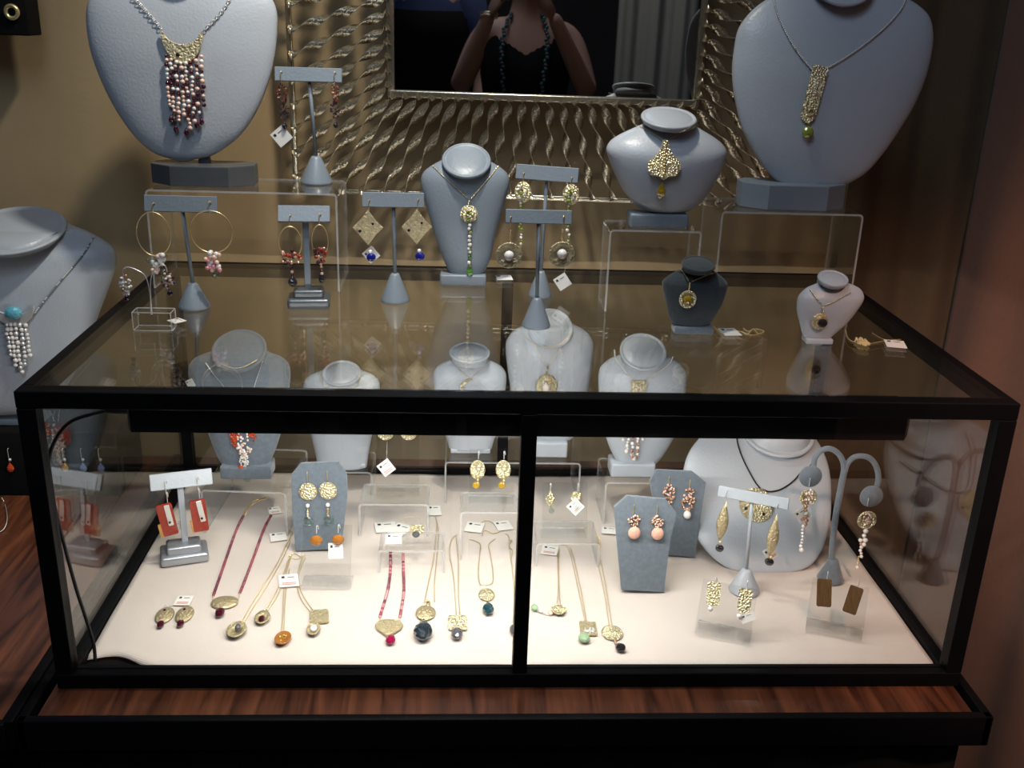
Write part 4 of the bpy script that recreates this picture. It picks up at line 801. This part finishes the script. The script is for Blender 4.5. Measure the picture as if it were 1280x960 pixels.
necklace('white bead necklace with square gold pendant and pearl fringe', Pl('h', BB['e'], .003), [('b1.5', [(768, 438), (770, 450), (780, 463), (790, 474)], 'pearl'), ('b1.5', [(841, 446), (836, 455), (822, 466), (808, 474)], 'pearl')],
   [('rect', 798, 484, 9.5, 9, 'gold'), ('cluster2', 798, 485, 5, 5, 'goldd,pearl,chain', 0, .003)]+[('strand', 780+6*i, 495+[25, 33, 39, 38, 27][i]-0, 2.6, [28, 32, 36, 36, 26][i], 'pearl,bronze,pearl') for i in range(5)]+[('ball', x, y, 2.8, 2.8, 'pearl') for x, y in ((783, 562), (790, 566), (792, 571))], 85)
necklace('black cord necklace with split hammered gold disc on huge bust', Pl('h', BB['w'], .002), [('s', [(920, 539), (922, 556), (930, 578), (943, 602), (950, 611)], 'cord'), ('s', [(1000, 592), (990, 603), (976, 612), (962, 615), (952, 612)], 'cord'), ('s', [(1018, 576), (1010, 585), (1000, 592)], 'cord')],
   [('disc', 945, 632, 22, 21, 'gold'), ('stone', 931, 637, 2, 2, 'blackst', 0, .004), ('stone', 953, 644, 2, 2, 'blackst', 0, .004), ('stone', 963, 634, 2, 2, 'blackst', 0, .004)], 86)
# necklaces lying on the linen, chains running back over the risers
ALL = [CLOTH, RB['c2'], RB['d'], RB['f'], RB['c']]; PF = Pl('h', ALL, .0018); PZ = Pl('h', [CLOTH], .0018)
necklace('pink tourmaline bead necklace with oval pendant lying left of velvet panel', PZ, [('b2.9', [(267, 745), (275, 722), (286, 690), (296, 662), (305, 645)], 'tourm,tourm2,tourm'), ('b2.9', [(300, 742), (308, 722), (320, 690), (330, 662), (339, 645)], 'tourm,tourm2,tourm'), ('o', [(305, 645), (312, 633), (325, 625), (336, 624)], 'chain'), ('c', [(339, 645), (343, 634), (336, 625)], 'silver'), ('c', [(266, 751), (267, 744)]), ('c', [(298, 750), (300, 742)])],
   [('disc', 281, 755, 17, 7.5, 'goldd', 2), ('ball', 277, 764, 2, 2, 'pearlp'), ('stone', 275, 770, 6, 6, 'garnet')], 91)
card('pinkish tag at the clasp of left tourmaline necklace', 343, 640, 15, 8, PZ, 20, None, 'tags on the linen', True)
PG = 'round gold and garnet earrings on the linen'
pair('round antique gold earring with garnet drop', 'lying at the left front', 0, [('disc', 206, 771, 11, 9.5, 'goldd'), ('stone', 206, 767, 1.6, 1.6, 'garnet', 0, .003), ('strand', 202, 778, 1.8, 2, 'pearlp'), ('stone', 201, 784, 4.6, 4.6, 'garnet'), ('hook', 206, 760, 1.5, 3, 'silver')], 25, -1, PG, 92, P=PZ)
card('white tag behind round gold and garnet earrings', 230, 753, 20, 11, PZ, -3, [(216, 758), (208, 760)], 'tags on the linen', True)
necklace('gold chain with dark centred domed pendant, lowest left of chain group', PZ, [('c', [(300, 782), (312, 760), (330, 732), (347, 705), (358, 682), (366, 667)]), ('c', [(303, 783), (318, 758), (336, 730), (352, 702), (362, 680), (364, 664)]), ('c', [(360, 662), (366, 667), (363, 672)])], [('bowl', 296, 792, 12.5, 9.5, 'goldd'), ('ball', 298, 791, 4, 4, 'greyst', 0, .002)], 93)
necklace('gold chain with small garnet set dish pendant near left front', PZ, [('c', [(332, 764), (345, 742), (355, 718), (361, 700), (368, 692)]), ('c', [(334, 765), (348, 744), (358, 716), (364, 696)])], [('bowl', 328, 776, 9.5, 8, 'goldd'), ('stone', 327, 778, 4, 4.6, 'garnet', 0, .001), ('ball', 331, 766, 1.8, 1.8, 'silver')], 94)
necklace('gold chain with amber filled dish pendant at left front', PZ, [('c', [(352, 792), (354, 760), (355, 735), (359, 710), (365, 696)]), ('c', [(355, 792), (356, 760), (358, 735), (362, 712)]), ('c', [(361, 697), (368, 693), (376, 697), (381, 694), (372, 700), (364, 699)])], [('bowl', 354, 802, 10.5, 8, 'amber'), ('cluster', 353, 799, 5, 4, 'amber,citr,chain')], 95)
necklace('gold chain with square and round pendants left of acrylic stand', PZ, [('c', [(390, 768), (376, 750), (371, 728), (375, 706), (380, 694)]), ('c', [(393, 766), (380, 748), (373, 728), (377, 708), (383, 697)])], [('rect', 399, 773, 11.5, 8, 'goldd', 8), ('bowl', 392, 790, 8.5, 8, 'goldd'), ('stone', 392, 789, 4.5, 4.5, 'pearl')], 96)
card('white tag beside the left velvet panel foot', 348, 673, 20, 10, PZ, 15, [(361, 667)], 'tags on the linen')
card('white tag lying over the left group of gold chains', 361, 728, 24, 15, PZ, 12, None, 'tags on the linen', True)
necklace('pink tourmaline bead necklace with heart shaped gold pendant and ruby', PZ, [('b3.0', [(475, 772), (480, 755), (485, 738), (488, 715), (488, 690)], 'tourm,tourm3,tourm2'), ('b3.0', [(500, 772), (503, 755), (505, 738), (504, 712), (504, 692)], 'tourm,tourm3,tourm2'), ('c', [(475, 779), (475, 772)]), ('c', [(499, 779), (500, 772)])],
   [('shield', 486, 788, 17.5, 10.5, 'goldd'), ('stone', 488, 804, 6.5, 6, 'ruby')], 97)
necklace('gold chain with oval plate and huge labradorite stone', PZ, [('c', [(530, 755), (536, 728), (542, 700), (545, 670), (546, 652), (540, 642), (534, 641)]), ('c', [(543, 754), (543, 728), (546, 700), (548, 672), (547, 655)])], [('ring', 535, 756, 3, 4, 'chain'), ('disc', 532, 768, 12.5, 9, 'goldd'), ('drop', 529, 793, 12.5, 15, 'labra')], 98)
necklace('gold chain with rectangular pendant and round dark grey stone', PZ, [('c', [(570, 772), (569, 745), (566, 715), (561, 690), (565, 675), (572, 669)]), ('c', [(575, 772), (573, 745), (573, 715), (572, 690), (570, 672)])], [('rect', 572, 781, 11.5, 8.5, 'gold'), ('stone', 571, 797, 7.5, 7.5, 'greyst')], 99)
necklace('gold chain with round plate and teal labradorite drop', PZ, [('c', [(607, 733), (599, 730), (598, 712), (600, 690), (600, 681), (590, 676), (585, 676)]), ('c', [(607, 733), (616, 729), (616, 712), (612, 690), (611, 681), (620, 674)]), ('c', [(600, 655), (608, 652), (618, 656), (626, 664), (616, 668), (606, 664), (602, 672)])], [('disc', 608, 745, 10, 7.5, 'gold'), ('drop', 610, 764, 7.5, 9.5, 'teal')], 100)
necklace('gold chain ending at round stone half hidden by centre post', PZ, [('c', [(641, 782), (643, 745), (641, 715), (637, 690), (636, 672), (630, 668)]), ('c', [(638, 700), (641, 690), (636, 684), (640, 676)])], [('stone', 641, 791, 4.5, 6, 'greyst')], 101)
PT = [('white tag on top of front acrylic riser at left', 482, 661, 26, 12, 10), ('white tag on top of front acrylic riser at middle', 500, 664, 22, 14, -25), ('white tag lowest in pile on front acrylic riser', 492, 676, 20, 12, 3), ('white tag left of centre post above teal pendant', 593, 661, 22, 12, -12), ('white tag nearest to the centre post', 629, 659, 20, 11, 15)]
for (lb_, x, y, w, h_, r_) in PT: card(lb_, x, y, w, h_, PF if x < 520 else PZ, r_, None, 'tags on the acrylic risers')
necklace('small gold square pendant with grey stone lying on front acrylic riser', Pl('h', [RB['c2']], .0018), [('f', [(514, 656), (505, 650), (512, 646), (524, 648), (526, 655)])], [('rect', 521, 661, 8.5, 5.5, 'gold'), ('stone', 520, 671, 5, 4, 'greyst')], 102)
t = card('gold foil card standing behind front acrylic riser', 543, 640, 16, 12, PZ, 5, None, 'tags on the acrylic risers')
necklace('gold chain with oval mirror pendant and green white bead string', PZ, [('c', [(696, 757), (698, 735), (697, 710), (697, 688), (690, 683)]), ('c', [(700, 757), (699, 735), (698, 710), (699, 688)]), ('c', [(668, 763), (678, 768), (690, 771)], 'silver')], [('bowl', 698, 766, 9.5, 6, 'gold'), ('stone', 668, 763, 4.5, 4, 'jade'), ('stone', 676, 766, 3, 3, 'pearl'), ('stone', 688, 769, 3.4, 2.6, 'pearlp')], 103)
necklace('gold chain with square pearl set pendant and pale green stone', PZ, [('c', [(731, 777), (725, 748), (718, 715), (710, 685), (700, 682)]), ('c', [(733, 777), (728, 748), (721, 715), (713, 685)])], [('rect', 735, 788, 10.5, 8, 'goldd', -3), ('cluster', 737, 792, 6, 3, 'pearl,pearl,silver', 0, .002), ('stone', 730, 802, 7.5, 6, 'jade')], 104)
necklace('gold chain with hammered oval pendant and dark green drop', PZ, [('c', [(761, 783), (757, 750), (751, 722), (746, 700), (748, 688)]), ('c', [(765, 783), (760, 750), (755, 722), (750, 700)]), ('o', [(749, 688), (748, 675), (745, 668)], 'chain')], [('disc', 765, 793, 13.5, 9, 'gold'), ('strand', 769, 805, 2, 3, 'bronze'), ('drop', 774, 813, 7, 6, 'blackst', 30)], 105)
card('pinkish white tag hanging at the riser right of post', 687, 690, 20, 11, PZ, -12, [(678, 682)], 'tags on the acrylic risers', True)

# ================================================================ what the mirror shows: the people and the room behind the camera
MT['skin'] = mat('skin', (.55, .33, .25), .5, scale=20, amt=.08); MT['hair'] = mat('brown_hair', (.05, .03, .02), .6, scale=200, amt=.5)
MT['navy'] = mat('navy_cotton', (.03, .045, .12), .9, scale=60, amt=.2); MT['tealb'] = mat('teal_bead', (.04, .14, .15), .15, coat=.6); MT['pale'] = mat('pale_grey_drape', (.42, .43, .42), .9, scale=12, amt=.06)
def skinned(name, nodes, edges, mt, parent, base):
    me = bpy.data.meshes.new(name); me.from_pydata([tuple(Vector(n[:3])) for n in nodes], edges, []); me.materials.append(mt)
    o = bpy.data.objects.new(name, me); COL.objects.link(o); o.parent = parent
    k = o.modifiers.new('skin', 'SKIN'); k.use_smooth_shade = True
    for i, n in enumerate(nodes): me.skin_vertices[0].data[i].radius = n[3] if isinstance(n[3], tuple) else (n[3], n[3]); me.skin_vertices[0].data[i].use_root = (i == 0)
    q = o.modifiers.new('sub', 'SUBSURF'); q.levels = q.render_levels = 2; return o
def hand(b, wrist, target, up, side):
    w = Vector(wrist); f = (Vector(target)-w).normalized(); u = Vector(up).normalized(); s_ = f.cross(u).normalized()*side
    b.loft([[w+f*d+s_*(a_*cos(t_))+u*(c_*sin(t_)) for t_ in [2*pi*k/14 for k in range(14)]] for d, a_, c_ in ((-.01, .024, .02), (.03, .033, .018), (.07, .040, .015), (.088, .036, .011))])
    for i, L in enumerate((.062, .074, .068, .052)):
        o = w+f*.082+s_*(-.029+.0195*i); b.tube(catmull([o, o+f*L*.45+u*.004, o+f*L*.75-u*.012, o+f*L*.82-u*.032], 3), .0085, 8, rr=None)
    o = w+f*.03-s_*.028; b.tube(catmull([o, o-s_*.022+f*.025, o-s_*.026+f*.055-u*.012], 3), .0105, 8)
def figure(label, x, y, arms, topm, cutz, grp=None, hairm='hair', sc=1.0, dp=1.0):
    """stands on the floor facing +Y; arms: two lists of elbow and wrist offsets from the shoulder point in metres"""
    root = thing('person', label, 'person', (x, y, FLZ), grp)
    N = [(0, 0, .93, (.15, .11)), (0, .005, 1.08, (.12, .09)), (0, .01, 1.24, (.145, .11)), (0, -.005, 1.37, (.11, .08)), (0, -.01, 1.45, .052), (0, .01, 1.51, .055), (0, .025, 1.57, (.068, .08)), (0, .02, 1.65, (.075, .09)), (0, .01, 1.70, .05)]
    Ed = [(i, i+1) for i in range(8)]
    for sd, (e, w) in zip((-1, 1), arms):
        k = len(N); N += [(sd*.16, -.01, 1.385, .052), (*e, .04), ((e[0]+w[0])/2, (e[1]+w[1])/2, (e[2]+w[2])/2, .034), (*w, .024)]; Ed += [(3, k), (k, k+1), (k+1, k+2), (k+2, k+3)]
        k = len(N); N += [(sd*.09, .0, .84, .085), (sd*.10, .01, .48, .055), (sd*.10, -.01, .28, .05), (sd*.10, -.02, .09, .036), (sd*.105, .09, .03, .03)]; Ed += [(0, k)]+[(k+i, k+i+1) for i in range(4)]
    N = [(n[0]*sc, n[1]*sc, n[2]*sc, n[3]) for n in N]; skinned('body', N, Ed, MT['skin'], root, 0)
    W = lambda p: Vector((x, y, FLZ))+Vector(p)*sc
    # head details: nose, eyes, brows of hair, ears, mouth
    b = MB(); b.loft([[W((a_*cos(t_), yy+c_*sin(t_), z)) for t_ in [2*pi*k/12 for k in range(12)]] for z, a_, c_, yy in ((1.585, .013, .010, .100), (1.595, .014, .016, .104), (1.62, .009, .010, .103), (1.64, .006, .006, .098))]); b.build('nose', MT['skin'], root)
    for sd in (-1, 1):
        MB().sph(W((sd*.031, .088, 1.635)), .012, 0, 2, (1, .7, .6)).build('eye', MT['pearl'], root); MB().sph(W((sd*.077, .01, 1.61)), .022, 0, 2, (.35, .7, 1.2)).build('ear', MT['skin'], root)
    MB().sph(W((0, .096, 1.56)), .022, 0, 2, (1, .35, .3)).build('mouth', MT['ruby'], root)
    b = MB(); b.loft([[W((a_*cos(t_), -.008+c_*sin(t_)+.0, z+.03*max(0, sin(t_)))) for t_ in [2*pi*k/24 for k in range(24)]] for z, a_, c_ in ((1.50, .075, .075), (1.58, .088, .085), (1.66, .093, .098), (1.73, .075, .08), (1.762, .03, .035))]); 
    b.v = [v if (v.y-y) < .07 or v.z-FLZ > 1.665 else Vector((v.x*.6+x*.4 if 0 else v.x, y+.03, v.z)) for v in b.v]; b.build('hair', MT[hairm], root)
    n = 40
    def tring(z, a_, c_, yy, dip=0): return [W((a_*cos(t_), yy+c_*sin(t_), z-dip*dp*max(0, sin(t_))**3*max(0, 1-abs(cos(t_))*1.1))) for t_ in [2*pi*k/n for k in range(n)]]
    b = MB(); b.loft([tring(.80, .175, .135, 0), tring(.95, .172, .13, 0), tring(1.08, .142, .11, .005), tring(1.24, .166, .135, .01), tring(1.33, .165, .118, .0, .02), tring(1.395, .13, .082, -.01, .075), tring(1.405, .115, .068, -.01, .085)], 0, True, False); b.build('top', MT[topm], root)
    b = MB()
    for sd in (-1, 1): b.loft([[W((sd*.09+r_*cos(t_), yy+r_*1.05*sin(t_), z)) for t_ in [2*pi*k/20 for k in range(20)]] for z, r_, yy in ((.05, .065, -.01), (.45, .075, .0), (.75, .098, 0), (.93, .10, 0))])
    b.build('trousers', MT['black'], root)
    for sd in (-1, 1): MB().box(W((sd*.10, .05, .035)), (.085, .25, .07), 0, .025, seg=3).build('shoe', MT['blackst'], root)
    return root, W
px_, py_ = .525, -1.43
rt_p, W = figure('person in black scoop neck top holding up a phone, seen in mirror', px_, py_, [((-.235, .10, 1.19), (-.115, .225, 1.465)), ((.235, .10, 1.19), (.095, .225, 1.465))], 'black', 0)
cph = CAM-fwd*.018
for sd, wv in ((-1, (-.115, .225, 1.465)), (1, (.095, .225, 1.465))):
    b = MB(); hand(b, W(wv), cph+rgt*(sd*.050)-fwd*.012-upv*.008, (0, .7, .7), sd); b.build('hand', MT['skin'], rt_p)
q = W((-.121, .218, 1.45)); 
b = MB()
for dz in (-.004, .006): b.tube([q+Vector((.030*cos(t_), .022*sin(t_), dz+.008*sin(t_))) for t_ in [2*pi*k/24 for k in range(24)]], .0022, 6, 0, True)
tag(b.build('bracelet', MT['chain']), 'gold bangle on wrist of the person with phone, in mirror', 'bracelet')
for sd, lab in ((-1, 'left long teal bead necklace on black top, seen in mirror'), (1, 'right long teal bead necklace on black top, seen in mirror')):
    pp = catmull([W(p) for p in ((sd*.055, .045, 1.45), (sd*.075, .085, 1.40), (sd*.08, .132, 1.33), (sd*.07, .158, 1.22), (sd*.06, .145, 1.08), (sd*.02, .15, .98))], 8)
    b = MB()
    for i, v in enumerate(resample(pp, .013)): b.sph(v+Vector((.004*sin(i*2.1), .003, 0)), .0085, i % 3 == 0, 1)
    tag(b.build('bead_necklace', [MT['tealb'], MT['greyst']]), lab, 'necklace')
Mph = Matrix(((rgt.x, upv.x, -fwd.x, cph.x), (rgt.y, upv.y, -fwd.y, cph.y), (rgt.z, upv.z, -fwd.z, cph.z), (0, 0, 0, 1)))
t = thing('phone', 'black phone held up by person in mirror', 'phone', cph); MB(Mph).box((0, 0, 0), (.124, .059, .008), 0, .003).build('body', MT['blackst'], t); MB(Mph).lathe([(.004, -.0045), (.004, -.0052), (0, -.0052)], 16, 0, (.02, .02, 0)).build('lens', MT['silver'], t)
rt2, W2 = figure('person in navy top standing further back, seen in mirror', .07, -2.2, [((-.22, .02, 1.10), (-.20, .12, .88)), ((.22, .02, 1.10), (.20, .12, .88))], 'navy', 0, sc=1.07, dp=.1)
b = MB(); b.loft([[W2((a_*cos(t_)*1.03, .0+c_*sin(t_)*1.05, z)) for t_ in [pi*k/20 for k in range(21)]]+[W2((a_*cos(t_)*1.0, .0+c_*sin(t_)*1.0, z)) for t_ in [pi-pi*k/20 for k in range(21)]] for z, a_, c_ in ((.60, .20, .17), (.95, .18, .145), (1.08, .16, .13), (1.24, .172, .155), (1.33, .15, .135))]); b.build('apron', MT['black'], rt2)
for sd in (-1, 1):
    b = MB(); hand(b, W2((sd*.20, .12, .88)), W2((sd*.19, .18, .75)), (0, 1, .3), sd); b.build('hand', MT['skin'], rt2)
    b = MB(); a_ = Vector(W2((sd*.155, -.01, 1.395))); c_ = Vector(W2((sd*.215, .015, 1.13))); b.tube([a_, a_.lerp(c_, .5), c_], .06, 14, 0, rr=[.068, .064, .058]); b.build('sleeve', MT['navy'], rt2)
def palefn(u, v): return (.92+.42*u, -3.2+.02*sin(u*17)+.008*sin(u*41), 1.9-(1.9-FLZ)*v)
o, _ = sheet('pale_drape', palefn, 60, 8, MT['pale'], .003); tag(o, 'pale grey drape at the rear of the room, seen in mirror', 'curtain')
area('rear_room_light', (.5, -2.2, 2.1), (.6, -3.0, .4), .6, 9, (1, .93, .85))
area('front_room_light', (.3, -.75, 2.1), (.5, -1.5, .6), .3, 3.2, (1, .9, .8))
